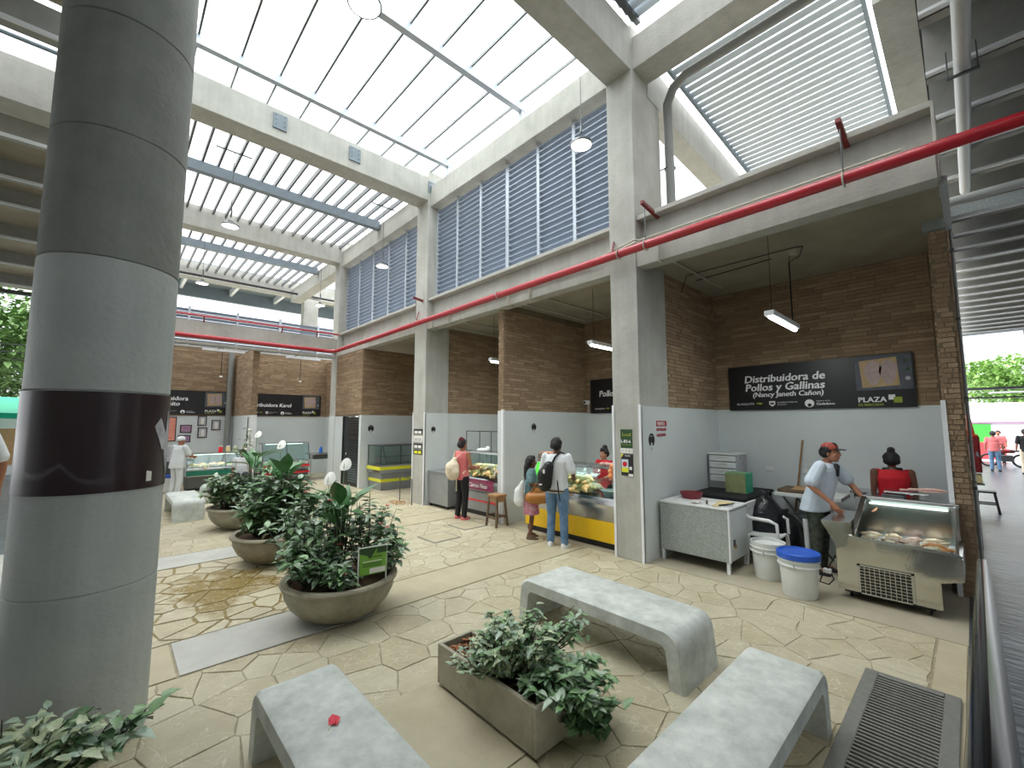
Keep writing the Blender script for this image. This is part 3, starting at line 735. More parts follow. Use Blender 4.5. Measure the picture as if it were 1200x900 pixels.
cd = thing('conduit_run', 'pair of pale cable conduits following the red pipe', 'conduit', (5.68,.3,4.7))
for dz in (0,.045):
    MB().tube([(5.68,.3,4.72+dz),(5.68,3.25,4.72+dz),(5.64,3.30,4.74+dz),(5.64,4.1,4.62+dz),(5.68,4.3,4.6+dz),(5.68,9.1,4.58+dz),(5.64,9.2,4.58+dz),(5.64,9.95,4.58+dz),(5.68,12.8,4.58+dz)],.014,8).build('conduit_tube','conduit',cd)
for i, (y, x1) in enumerate(((2.95,8.0),(5.6,8.2),(6.2,8.2),(8.3,8.0),(9.0,8.2))):
    t = thing('ceiling_conduit', ('pale conduit dropping over the beam into the nearest stall','pale conduit crossing the chicken stall ceiling near its lamp','pale conduit at the chicken stall ceiling beside the divider','pale conduit crossing the third stall ceiling','pale conduit at the third stall ceiling beside the pillar')[i], 'conduit', (5.68,y,4.4), group='stall ceiling conduits')
    MB().tube([(5.68,y,4.72),(5.68,y,4.40),(5.70,y,4.36),(5.97,y,4.40),(6.0,y,4.47),(x1,y,4.47)],.016,8).build('conduit_tube','conduit',t)
t = thing('lamp_wiring', 'thin dark wiring with round box on the nearest stall ceiling', 'wiring', (7,1.6,4.45))
MB().tube([(6.9,3.2,4.2),(6.9,3.1,4.47),(6.9,1.55,4.48),(6.95,1.45,4.48),(7.2,1.55,4.44),(7.25,1.70,4.4),(7.25,1.70,3.47)],.008,6).build('cable','black',t)
MB().tube([(7.3,3.1,4.48),(7.15,1.9,4.48)],.008,6).build('cable','black',t)
MB().lathe([(.0,-.05),(.05,-.05),(.06,0)],(7.1,1.6,4.5),16).build('junction_box','conduit',t)
dp = thing('drain_pipe', 'grey downpipe curving down behind the nearest pillar', 'pipe', (6.68,3.28,5.1))
MB().tube([(6.40,.5,7.62),(6.40,2.75,7.60),(6.46,3.0,7.54),(6.56,3.16,7.4),(6.64,3.2,7.1),(6.66,3.2,5.2)],.075,14).build('pipe_run','drain_pipe',dp,smooth=40)
for z in (6.3,5.6): MB().tube([(6.58,3.33,z)]+arc((6.66,3.2),.085,180,-100,10,'xy',z),.012,6).build('pipe_clamp','steel_dark',dp)
hp = thing('ceiling_pipe', 'long pale pipe hung under the aisle roof', 'pipe', (5,-.17,5.5))
MB().tube([(2.5,-.17,5.42),(9.0,-.17,5.42)],.06,14).build('pipe_run','pvc',hp,smooth=40)
tr = MB().bar((5.75,-.28,5.34),(5.75,-.06,5.34),.03,.02)
for y in (-.27,-.07): tr.tube([(5.75,y,5.34),(5.75,y,5.62)],.006,6)
tr.build('trapeze_hanger','steel_dark',hp)
du = thing('cable_tray', 'grey steel cable tray turning along the aisle side', 'tray', (7.3,0,4.6))
MB().box((5.85,.0,4.36),(7.35,.06,4.44)).box((7.3,-4,4.5),(7.42,.1,4.62)).build('tray_rail','galvanised',du)
MB().box((7.26,.02,4.38),(7.4,.26,4.52)).build('tray_corner','galvanised',du)
MB().tube([(7.55,.0,4.78),(7.55,-4,4.8)],.05,10).build('tray_pipe','pvc',du,smooth=40)
pl = thing('service_pipes', 'bundle of vertical service pipes on the aisle wall', 'pipe', (8.9,0,0))
MB().tube([(8.2,.02,4.6),(8.5,.02,3.9),(8.56,.022,3.5),(8.56,.022,0)],.018,8).build('vertical_pipe','pvc',pl,smooth=40)
MB().tube([(7.75,.026,4.5),(7.75,.026,.0)],.012,8).build('vertical_pipe','drain_pipe',pl); MB().tube([(8.95,.12,4.45),(8.95,.12,0)],.03,8).build('vertical_pipe','drain_pipe',pl)
for z in (1.2,2.3,3.3,4.2):
    for x in (7.75,8.56): MB().box((x-.03,.005,z),(x+.03,.06,z+.03)).build('pipe_clamp','steel_dark',pl)
hb_l = ['round pendant lamp hanging before the nearest louvers', 'round pendant lamp hanging high over the skylight bay', 'round pendant lamp over the middle of the second bay', 'round pendant lamp hanging before the second louvers', 'round pendant lamp over the far stall row by the column', 'round pendant lamp hanging near the far corner pillar']
for i, (x, y, zt) in enumerate(((5.29,4.02,8.61),(1.71,4.16,8.61),(1.70,11.28,8.29),(5.41,11.26,8.29),(1.85,16.63,8.29),(5.55,16.73,8.29))):
    t = thing('pendant_lamp', hb_l[i], 'lamp', (x,y,6.5), group='round high bay lamps')
    MB().lathe([(.0,.12),(.045,.12),(.05,.06),(.10,.05),(.165,.04),(.18,.025),(.18,-.005),(.165,-.012)],(x,y,6.5),28).build('housing','steel_dark',t,smooth=50)
    MB().lathe([(.0,-.004),(.162,-.004),(.162,0)],(x,y,6.5),28).build('diffuser','lamp_glow',t.children[0])
    MB().tube([(x,y,6.7),(x,y,zt)],.007,6).build('cable','steel_dark',t)
    MB().bar((x-.36,y,zt-.005),(x+.36,y,zt-.005),.03,.03).build('cross_bar','steel_dark',t)
    MB().tube([(x,y,6.72),(x+.015,y,6.85),(x,y,6.95)],.02,6).build('hook','steel_dark',t)
tl_l = ['lit tube lamp hanging over the white clad man', 'lit tube lamp on the chicken stall ceiling behind the pillar', 'lit tube lamp inside the third stall beside the divider']
for i, (x, y, z) in enumerate(((6.78,1.70,3.40),(6.9,4.65,3.44),(6.9,7.47,3.44))):
    t = thing('tube_lamp', tl_l[i], 'lamp', (x,y,z), group='stall tube lamps')
    MB().box((x-.62,y-.06,z),(x+.62,y+.06,z+.07)).build('housing','white_steel',t,bevel=.01)
    MB().tube([(x-.58,y,z-.012),(x+.58,y,z-.012)],.028,8).build('tube','tube_glow',t.children[0])
    for s in (-.5,.5): MB().tube([(x+s,y,z+.07),(x+s,y,4.5)],.004,5).build('wire','black',t)
    la = bpy.data.lights.new('tube_light','AREA'); la.shape = 'RECTANGLE'; la.size = 1.1; la.size_y = .1; la.energy = 9; la.color = (.93,1,.98)
    lo = bpy.data.objects.new('tube_light', la); COL.objects.link(lo); lo.parent = t; lo.location = (0,0,-.06)
for i, (x, y) in enumerate(((2.6,16.9),(5.1,16.9))):
    t = thing('tube_lamp', ('pale hanging tube lamp in the far left stall','pale hanging tube lamp in the far right stall')[i], 'lamp', (x,y,4.4), group='far stall tube lamps')
    MB().box((x-.6,y-.05,4.38),(x+.6,y+.05,4.45)).build('housing','white_steel',t)
    MB().tube([(x,y,4.45),(x,y+.2,4.62),(x,y+1.39,4.62)],.015,6).build('wall_arm','steel_dark',t)
    MB().tube([(x,y+.3,4.62),(x,y+.3,3.6)],.01,6).build('wire','black',t); MB().lathe([(.05,0),(.03,.04),(.0,.05)],(x,y+.3,3.56),10).build('bulb','white_plastic',t)

# ================================================================== ROUND COLUMN
CC = (-.06,4.02); CR = .362
rc = thing('round_column', 'massive round concrete column with glossy maroon band', 'column', (CC[0],CC[1],0))
zs = [0, .98, 2.2, 3.05, 3.9, 4.7, 6.2, 8.4]
for k in range(len(zs)-1):
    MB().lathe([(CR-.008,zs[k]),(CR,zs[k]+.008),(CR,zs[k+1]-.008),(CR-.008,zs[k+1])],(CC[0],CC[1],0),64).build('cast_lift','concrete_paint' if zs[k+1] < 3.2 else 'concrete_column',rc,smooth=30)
MB().lathe([(CR,1.575),(CR+.006,1.575),(CR+.006,2.195),(CR,2.195)],(CC[0],CC[1],0),64).build('maroon_band','maroon',rc,smooth=30)
def on_col(name, mat, a0, a1, prof, off=.009):
    mb = MB(); n = len(prof)
    vs = []
    for a, z in prof:
        t = math.radians(a0+(a1-a0)*a); vs.append((CC[0]+(CR+off)*math.cos(t), CC[1]+(CR+off)*math.sin(t), z))
    mb.add(vs, [tuple(range(n))]); return mb.build(name, mat, rc, recalc=False)
# torn pale print on the right edge of the band and a small white mark
on_col('torn_print','photo_grey',-42,-14,[(0,1.98),(.35,1.86),(.75,1.72),(1,1.66),(1,1.98),(.8,2.1),(.7,1.93),(.3,2.04)])
on_col('white_mark','paper',-48,-42,[(0,1.62),(1,1.62),(1,1.68),(0,1.69)],.010)

# ================================================================== CONCRETE BENCHES
def bench(label, p0, p1, width, h=.42, th=.11, lt=.12, group='concrete benches'):
    """cast bench: a strip bent down at both ends into slightly splayed legs; p0, p1 = foot ends of the long centre line"""
    p0 = Vector((*p0,0)); p1 = Vector((*p1,0)); d = p1-p0; L = d.length; a = math.atan2(d.y,d.x)
    t = thing('concrete_bench', label, 'bench', p0, a, group)
    r = .13; sp = .03
    def prof(off):
        o = []
        H = h-off; x0 = off*1.05; x1 = L-off*1.05; rr = max(.05, r-off*.6)
        o.append((x0, 0)); 
        for k in range(9):
            q = PI - k*PI/16; o.append((x0+sp+rr+rr*math.cos(q), H-rr+rr*math.sin(q)))
        for k in range(9):
            q = PI/2 - k*PI/16; o.append((x1-sp-rr+rr*math.cos(q), H-rr+rr*math.sin(q)))
        o.append((x1, 0)); return o
    A = prof(0); Bp = prof(th); w = width/2; n = len(A)
    ch = .02; mb = MB()
    rows = [[(x,-w,z) for x,z in Bp], [(x,-w,z) for x,z in A], ]
    def inset(P, e): return [(x+(L/2-x)/L*2*e*.8, z-e*.7) if z > 0 else (x+(e if x < L/2 else -e), 0) for x,z in P]
    A2 = inset(A, 0)
    vs = [(x,-w,z) for x,z in Bp]+[(x,-w,z) for x,z in inset(A,ch)]+[(x,-w+ch,z) for x,z in A]+[(x,w-ch,z) for x,z in A]+[(x,w,z) for x,z in inset(A,ch)]+[(x,w,z) for x,z in Bp]
    fs = []
    for q in range(6):
        for i in range(n-1):
            a_, b_ = q*n, ((q+1)%6)*n; fs.append((a_+i, a_+i+1, b_+i+1, b_+i))
    fs += [tuple(q*n for q in range(6)), tuple(q*n+n-1 for q in range(5,-1,-1))]
    mb.add(vs, fs).build('bench_slab','bench_concrete',t,world=False,smooth=35)
    return t
bench('grey concrete bench beside the planter nearest the stalls', (3.5,1.56), (3.5,3.33), .62)
bench('grey concrete bench in front of the floor grate', (1.55,.975), (3.55,.975), .45)
b3 = bench('grey concrete bench with a red petal lying on it', (.955,1.1), (.955,3.12), .46)
bench('small far concrete bench beside the third bowl planter', (1.28,11.12), (1.28,12.85), .55)
bench('concrete bench half hidden behind the third bowl planter', (1.75,13.6), (3.3,13.6), .5)
pt = thing('fallen_petal', 'small crimson petal lying on the left bench', 'petal', (.95,2.42,.43))
MB().add([(.93,2.40,.424),(.955,2.385,.435),(.985,2.43,.437),(.975,2.475,.428),(.945,2.45,.43)],[(0,1,2,3,4)]).add([(.95,2.385,.426),(.965,2.375,.43),(.995,2.41,.433),(.985,2.44,.436)],[(0,1,2,3)]).build('petal','petal_red',pt)
MB().tube([(.94,2.40,.425),(.915,2.37,.424)],.003,5).build('stalk','leaf_pale',pt)

# ================================================================== FLOOR GRATE AND HAND RAIL
g = thing('floor_grate', 'steel bar grate set in a concrete frame by the aisle', 'grate', (3.9,.45,0))
GX0, GX1, GY0, GY1 = 2.1, 4.6, .18, .72
B('pit_shade', (GX0+.05,GY0+.05,.0), (GX1-.06,GY1-.05,.006), 'pit_shade', g)  # thin dark plate, the shade of a hollow painted under the bars
for a, b in (((GX0,GY0,0),(GX1,GY0+.085,.03)), ((GX0,GY1-.085,0),(GX1,GY1,.03)), ((GX1-.06,GY0+.085,0),(GX1,GY1-.085,.03)), ((GX0,GY0+.085,0),(GX0+.06,GY1-.085,.03))):
    B('grate_frame', a, b, 'grate', g, bevel=.005, seg=1)
o = B('grate_bar', (-.009,GY0+.085-.45,.008), (.009,GY1-.085-.45,.026), 'grate'); me = o.data; bpy.data.objects.remove(o)
x = GX0+.09
while x < GX1-.075: put('grate_bar', me, g, loc=(x-3.9,0,0)); x += .042
hr = thing('hand_rail', 'dark glossy tube hand rail sloping down beside the grate', 'rail', (4.6,.01,0))
MB().tube([(.7,.012,1.53),(4.58,.012,1.005),(4.64,.012,1.0)],.030,20).build('rail_tube','rail',hr,smooth=40)
for x in (4.55,): MB().tube([(x,.012,0),(x,.012,1.5-.135*(x-.9))],.017,10).build('rail_post','rail',hr,smooth=40)

# ================================================================== PLANTS
def leaf_geo(mb, p, d, up, L, w, bend=.25, mi=0, fold=.2):
    """one leaf: pointed blade, folded on its midrib, drooping"""
    d = Vector(d).normalized(); up = Vector(up); s = d.cross(up)
    if s.length < 1e-3: s = Vector((1,0,0))
    s.normalize(); nn = s.cross(d)
    p = Vector(p); st = ((0,.05),(.28,.9),(.62,.8),(1,.0)); vs = []
    for t, k in st:
        c = p + d*L*t - nn*(L*bend*t*t)
        if k < .01: vs.append(c)
        else: vs += [c - s*w*k*.5 + nn*w*fold*k, c, c + s*w*k*.5 + nn*w*fold*k]
    fs = [(0,1,4,3),(1,2,5,4),(3,4,7,6),(4,5,8,7),(6,7,9),(7,8,9)]
    return mb.add(vs, fs, mi)
def rdir(rnd, zmin=-.2, zmax=1):
    a = rnd.uniform(0,2*PI); z = rnd.uniform(zmin,zmax); r = math.sqrt(max(0,1-z*z)); return Vector((r*math.cos(a), r*math.sin(a), z))
def shrub(t, c, n_st, h, spread, leaf=(.06,.03), per=16, mats=('leaf_mid','leaf_dark'), seed=1, zmin=.25, fl=None, nf=0, bias=(0,0,0)):
    """branched shrub: stems as thin tubes and leaves along them; c = world base"""
    rnd = random.Random(seed); st = MB(); lf = MB(); tips = []
    for k in range(n_st):
        a = rnd.uniform(0,2*PI); q = rnd.uniform(.15,1)
        end = Vector(c)+Vector((math.cos(a)*spread*q+bias[0], math.sin(a)*spread*q+bias[1], h*rnd.uniform(.55,1.05)*(1-.35*q*q)+bias[2]))
        b0 = Vector(c)+Vector((math.cos(a)*spread*.25*q, math.sin(a)*spread*.25*q, 0))
        mid = (b0+end)/2+Vector((math.cos(a)*.03,math.sin(a)*.03,h*.1*rnd.uniform(0,1)))
        pts = [b0,(b0+mid)/2,mid,(mid+end)/2+Vector((0,0,.02)),end]
        st.tube(pts,[.006,.005,.004,.003,.002],5); tips.append(end)
        for i in range(per):
            u = rnd.uniform(zmin,1)*4; j = min(3,int(u)); p = pts[j].lerp(pts[j+1],u-j)
            d = rdir(rnd,-.25,.7); s = rnd.uniform(.7,1.25)
            leaf_geo(lf, p, d, (0,0,1), leaf[0]*s, leaf[1]*s, rnd.uniform(.05,.45), rnd.choice(range(len(mats))))
    st.build('stems','stem',t,kind='stuff'); lf.build('foliage',list(mats),t,recalc=False,smooth=180,kind='stuff')
    for k in range(nf):
        p = tips[rnd.randrange(len(tips))]; mb = MB()
        for j in range(5): leaf_geo(mb, p+Vector((0,0,.01)), (math.cos(j*1.257),math.sin(j*1.257),.5), (0,0,1), .035, .028, .3)
        mb.build('flower', fl, t, recalc=False)
def lily(t, c, n, h, seed, nflow=0, fh=.3, L=.26, w=.12, fl_at=None):
    """broad leaved lily: long petioles, big single leaves, white spathes"""
    rnd = random.Random(seed)
    for k in range(n):
        a = 2*PI*k/n+rnd.uniform(-.4,.4); q = rnd.uniform(.3,1); hh = h*rnd.uniform(.65,1.05)
        b0 = Vector(c)+Vector((math.cos(a)*.04,math.sin(a)*.04,0)); e = Vector(c)+Vector((math.cos(a)*.15*q,math.sin(a)*.15*q,hh))
        MB().tube([b0,(b0+e)/2+Vector((0,0,.03)),e],[.008,.006,.004],6).build('petiole','stem',t,smooth=60)
        d = Vector((math.cos(a)*q, math.sin(a)*q, rnd.uniform(.25,1.1))).normalized(); s = rnd.uniform(.8,1.15)
        up = Vector((0,0,1)) if d.z < .8 else Vector((-math.cos(a),-math.sin(a),.3))
        sdv = d.cross(up).normalized(); nn = sdv.cross(d); vs = []; fs = []
        prof = (.06,.55,.9,1,.92,.68,.36,0.0)
        for i, kk in enumerate(prof):
            u = i/(len(prof)-1); cc = e+d*L*s*u-nn*(L*s*.35*u*u)
            vs += [cc-sdv*w*s*.5*kk+nn*w*.12*kk, cc, cc+sdv*w*s*.5*kk+nn*w*.12*kk]
            if i: o_ = i*3; fs += [(o_-3,o_-2,o_+1,o_),(o_-2,o_-1,o_+2,o_+1)]
        MB().add(vs,fs).build('leaf','lily_leaf',t,recalc=False,smooth=180)
    for k in range(nflow):
        dx, dy, fz = fl_at[k]
        b0 = Vector(c); e = Vector(c)+Vector((dx,dy,fz))
        MB().tube([b0,(b0+e)/2+Vector((-dx*.2,-dy*.2,.02)),e],[.006,.005,.004],6).build('flower_stalk','leaf_mid',t,smooth=60)
        f_ = Vector((-math.sin(YAW),-math.cos(YAW),.8)).normalized(); r_ = Vector((math.cos(YAW),-math.sin(YAW),0)); u_ = f_.cross(r_)
        vs = [e+f_*.02]; m_ = 18
        for i in range(m_):
            q = 2*PI*i/m_; rr = .072*(1+.18*math.cos(q-PI/2)); vs.append(e+r_*math.cos(q)*rr*.85+u_*(math.sin(q)*rr*1.15+.04)-f_*.012*math.cos(2*q))
        MB().add(vs,[(0,1+i,1+(i+1)%m_) for i in range(m_)]).build('spathe','petal_white',t,recalc=False,smooth=180)
        MB().tube([e+f_*.02,e+f_*.035+u_*.05],[.007,.004],6).build('spadix','leaf_pale',t)
BOWL = [(.0,.0),(.26,.0),(.33,.02),(.43,.08),(.52,.17),(.572,.27),(.585,.35),(.583,.375),(.615,.385),(.622,.405),(.612,.425),(.57,.432),(.545,.425),(.535,.38),(.53,.36)]
def bowl(label, c, k=1.0):
    t = thing('bowl_planter', label, 'planter', (c[0],c[1],0), group='round concrete bowl planters')
    MB().lathe([(r*k,z*k) for r,z in BOWL],(c[0],c[1],0),56).build('bowl','bowl_concrete',t,smooth=38)
    mb = MB(); mb.lathe([(0,.375*k),(.2*k,.385*k),(.4*k,.37*k),(.54*k,.36*k)],(c[0],c[1],0),28); mb.build('soil','soil',t,smooth=60)
    return t
b1 = bowl('nearest concrete bowl planter, with a small green sign', (1.89,4.70),.94)
b2 = bowl('second concrete bowl planter, behind the one with the sign', (1.90,7.18),.96)
b4 = bowl('third concrete bowl planter, farthest along the row', (1.98,9.86),.96)
def plant(name, label, cat, c): return thing(name, label, cat, c)
# nearest bowl
t = plant('peace_lily','tall peace lily with white flowers in the nearest bowl','plant',(1.9,4.78,.38)); lily(t,(1.9,4.78,.38),11,.72,5,2,L=.36,w=.15,fl_at=((.0,-.04,1.12),(-.16,-.02,.98)))
for i, (x,y,h,sp,st,s,lm,nf) in enumerate(((1.60,4.95,.95,.40,32,11,('leaf_grey','leaf_mid','leaf_dark'),2),(1.58,4.62,.52,.36,30,12,('leaf_grey','leaf_mid','leaf_dark'),3),(2.20,4.75,.92,.34,28,13,('leaf_grey','leaf_mid','leaf_dark'),4),(2.30,4.48,.55,.24,20,14,('leaf_mid','leaf_grey'),4),(1.74,4.36,.24,.14,14,15,('leaf_mid','leaf_grey'),3),(1.95,5.05,.98,.32,22,16,('leaf_grey','leaf_dark'),2))):
    t = plant('flowering_shrub',('leafy shrub behind the left rim of the nearest bowl','leafy shrub spilling over the left rim of the nearest bowl','red flowered shrub right of the peace lily','small pink flowered shrub at the right rim of the nearest bowl','low pink flowered plant beside the green sign','tall shrub at the back of the nearest bowl')[i],'plant',(x,y,.37))
    shrub(t,(x,y,.37),st,h,sp,(.105,.062),14,lm,s,.2,('petal_pink','petal_red')[i in (2,5)],nf)
# second bowl
for i, (x,y,h,sp,st,s) in enumerate(((1.70,7.18,.75,.42,48,21),(2.14,7.12,.85,.42,48,22),(1.9,7.4,1.0,.38,38,23))):
    t = plant('leafy_shrub',('dark leafy shrub on the left of the second bowl','dark leafy shrub on the right of the second bowl','taller leafy shrub at the back of the second bowl')[i],'plant',(x,y,.37))
    shrub(t,(x,y,.37),st,h,sp,(.15,.08),15,('leaf_grey','leaf_mid','leaf_dark'),s,.15)
t = plant('peace_lily','peace lily with broad leaves in the second bowl','plant',(1.98,7.2,.38)); lily(t,(1.98,7.2,.38),10,.85,6,1,L=.46,w=.18,fl_at=((-.1,-.05,1.25),))
# third bowl
for i, (x,y,h,sp,st,s) in enumerate(((1.74,9.86,.72,.45,40,31),(2.2,9.8,.68,.42,40,32))):
    t = plant('leafy_shrub',('open leafy shrub on the left of the third bowl','open leafy shrub on the right of the third bowl')[i],'plant',(x,y,.37))
    shrub(t,(x,y,.37),st,h,sp,(.16,.085),12,('leaf_grey','leaf_dark','leaf_mid'),s,.25)
t = plant('broad_leaf_plant','dark broad leaved lily rising from the third bowl','plant',(2.15,9.9,.38)); lily(t,(2.15,9.9,.38),11,.95,8,1,L=.48,w=.20,fl_at=((.02,.0,1.35),))
# sign in the nearest bowl
SU = Vector((math.cos(math.radians(-8)),math.sin(math.radians(-8)),0)); SN = Vector((SU.y,-SU.x,0)); SO = Vector((1.90,4.27,.43))
sg = thing('garden_sign','small green notice on two white stakes in the nearest bowl','sign',SO)
flat(rect(0,.05,.27,.31),SO,SU,SN,'sign_green',sg,'panel',.006)
flat([(0,.26),(.07,.24),(.10,.20),(.14,.26),(.17,.31),(0,.31)],SO+SN*.007,SU,SN,'dark_green',sg,'leaf_motif',.001); flat(rect(.17,.25,.27,.31),SO+SN*.007,SU,SN,'dark_green',sg,'leaf_motif',.001)
flat(rect(.10,.06,.26,.11),SO+SN*.007,SU,SN,'paper',sg,'logo_strip',.001)
for z_ in (.215,.175,.15,.13): flat(rect(.03 if z_<.2 else .09,z_,.22,z_+.008),SO+SN*.007,SU,SN,'dark_green' if z_ != .175 else 'paper',sg,'text_line',.001)
for a in (-.012,.27): MB().bar(SO+SU*a+Vector((0,0,-.08)),SO+SU*a+Vector((0,0,.32)),.009,.009).build('stake','white_plastic',sg)
MB().bar(SO+SU*-.012+Vector((0,0,.318)),SO+SU*.275+Vector((0,0,.318)),.009,.009).build('top_rail','white_plastic',sg)
lb = thing('grey_box','small grey electric box behind the green sign','box',(1.84,4.42,.40)); MB().box((1.80,4.40,.38),(1.89,4.44,.55)).build('box_body','steel_beam',lb,bevel=.006)
# rectangular planter
def trough(label, x0, y0, x1, y1, h, inner=.05, soil='soil'):
    t = thing('trough_planter', label, 'planter', ((x0+x1)/2,(y0+y1)/2,0))
    mb = MB(); w = .03
    z = .025
    for a, b in (((x0,y0,z),(x1,y0+w,h)),((x0,y1-w,z),(x1,y1,h)),((x0,y0+w,z),(x0+w,y1-w,h)),((x1-w,y0+w,z),(x1,y1-w,h))):
        B('side_panel', a, b, 'planter_concrete', t, bevel=.004, seg=1)
    B('bottom_panel', (x0+w,y0+w,z), (x1-w,y1-w,.06), 'planter_concrete', t)
    B('soil', (x0+w,y0+w,.06), (x1-w,y1-w,h-inner), soil, t)
    for px in (x0+.04,x1-.04):
        for py in (y0+.04,y1-.04): MB().lathe([(.016,0),(.016,.03)],(px,py,0),8,cap=True).build('foot','rubber',t)
    return t
tp = trough('rectangular concrete trough planter between the benches', 1.95,1.88,2.28,2.93,.31)
rnd = random.Random(3); ch = MB()
for k in range(120):
    ch.obox((rnd.uniform(1.99,2.24),rnd.uniform(2.55,2.89),.27+rnd.uniform(0,.02)),(rnd.uniform(.02,.05),.012,.006),Matrix.Rotation(rnd.uniform(0,PI),3,'Z'))
ch.build('bark_mulch','bark_chip',tp,kind='stuff')
t = plant('leafy_shrub','pale leafy bush in the middle of the trough planter','plant',(2.13,2.42,.27)); shrub(t,(2.13,2.34,.26),64,.44,.34,(.062,.036),20,('leaf_grey','leaf_mid','leaf_pale'),41,.1,bias=(.08,-.06,0))
t = plant('variegated_shrub','pale variegated plant spilling over the long side of the trough','plant',(2.05,2.55,.27)); shrub(t,(2.06,2.4,.26),40,.26,.28,(.05,.027),20,('leaf_pale','leaf_grey'),42,.1,bias=(-.05,0,0))
t = plant('trailing_plant','dark leafy plant hanging over the near end of the trough','plant',(2.15,1.98,.27)); shrub(t,(2.19,2.02,.26),54,.24,.32,(.078,.046),18,('leaf_dark','leaf_mid','leaf_grey'),43,.1,bias=(.10,-.14,-.05))
t = plant('trailing_vine','vine trailing from the trough down toward the floor','plant',(2.25,1.9,.2)); shrub(t,(2.28,1.9,.22),26,-.18,.24,(.09,.055),13,('leaf_dark','leaf_mid'),44,.1,bias=(.12,-.06,.0))
t = plant('arching_shrub','thin arching shoots leaning right from the trough','plant',(2.2,2.3,.27)); shrub(t,(2.22,2.28,.28),14,.42,.2,(.08,.04),12,('leaf_grey','leaf_mid'),45,.3,bias=(.34,-.16,-.05))
tq = trough('grey trough planter at the foot of the round column', -1.0,2.80,-.04,3.12,.38)
flat(rect(0,0,.09,.09),(-.14,2.799,.28),(1,0,0),(0,-1,0),'yellow',tq,'yellow_mark',.002)
t = plant('variegated_shrub','variegated plant crowding the trough by the round column','plant',(-.3,2.95,.3)); shrub(t,(-.25,2.95,.34),76,.32,.38,(.075,.042),16,('leaf_pale','leaf_grey','leaf_pale'),51,.1)
t = plant('trailing_vine','green heart leaved shoots reaching right past the column foot','plant',(.0,2.95,.3)); shrub(t,(-.06,2.95,.40),11,.32,.2,(.085,.064),9,('leaf_mid','leaf_grey','leaf_dark'),53,.3,bias=(.16,.02,-.02))
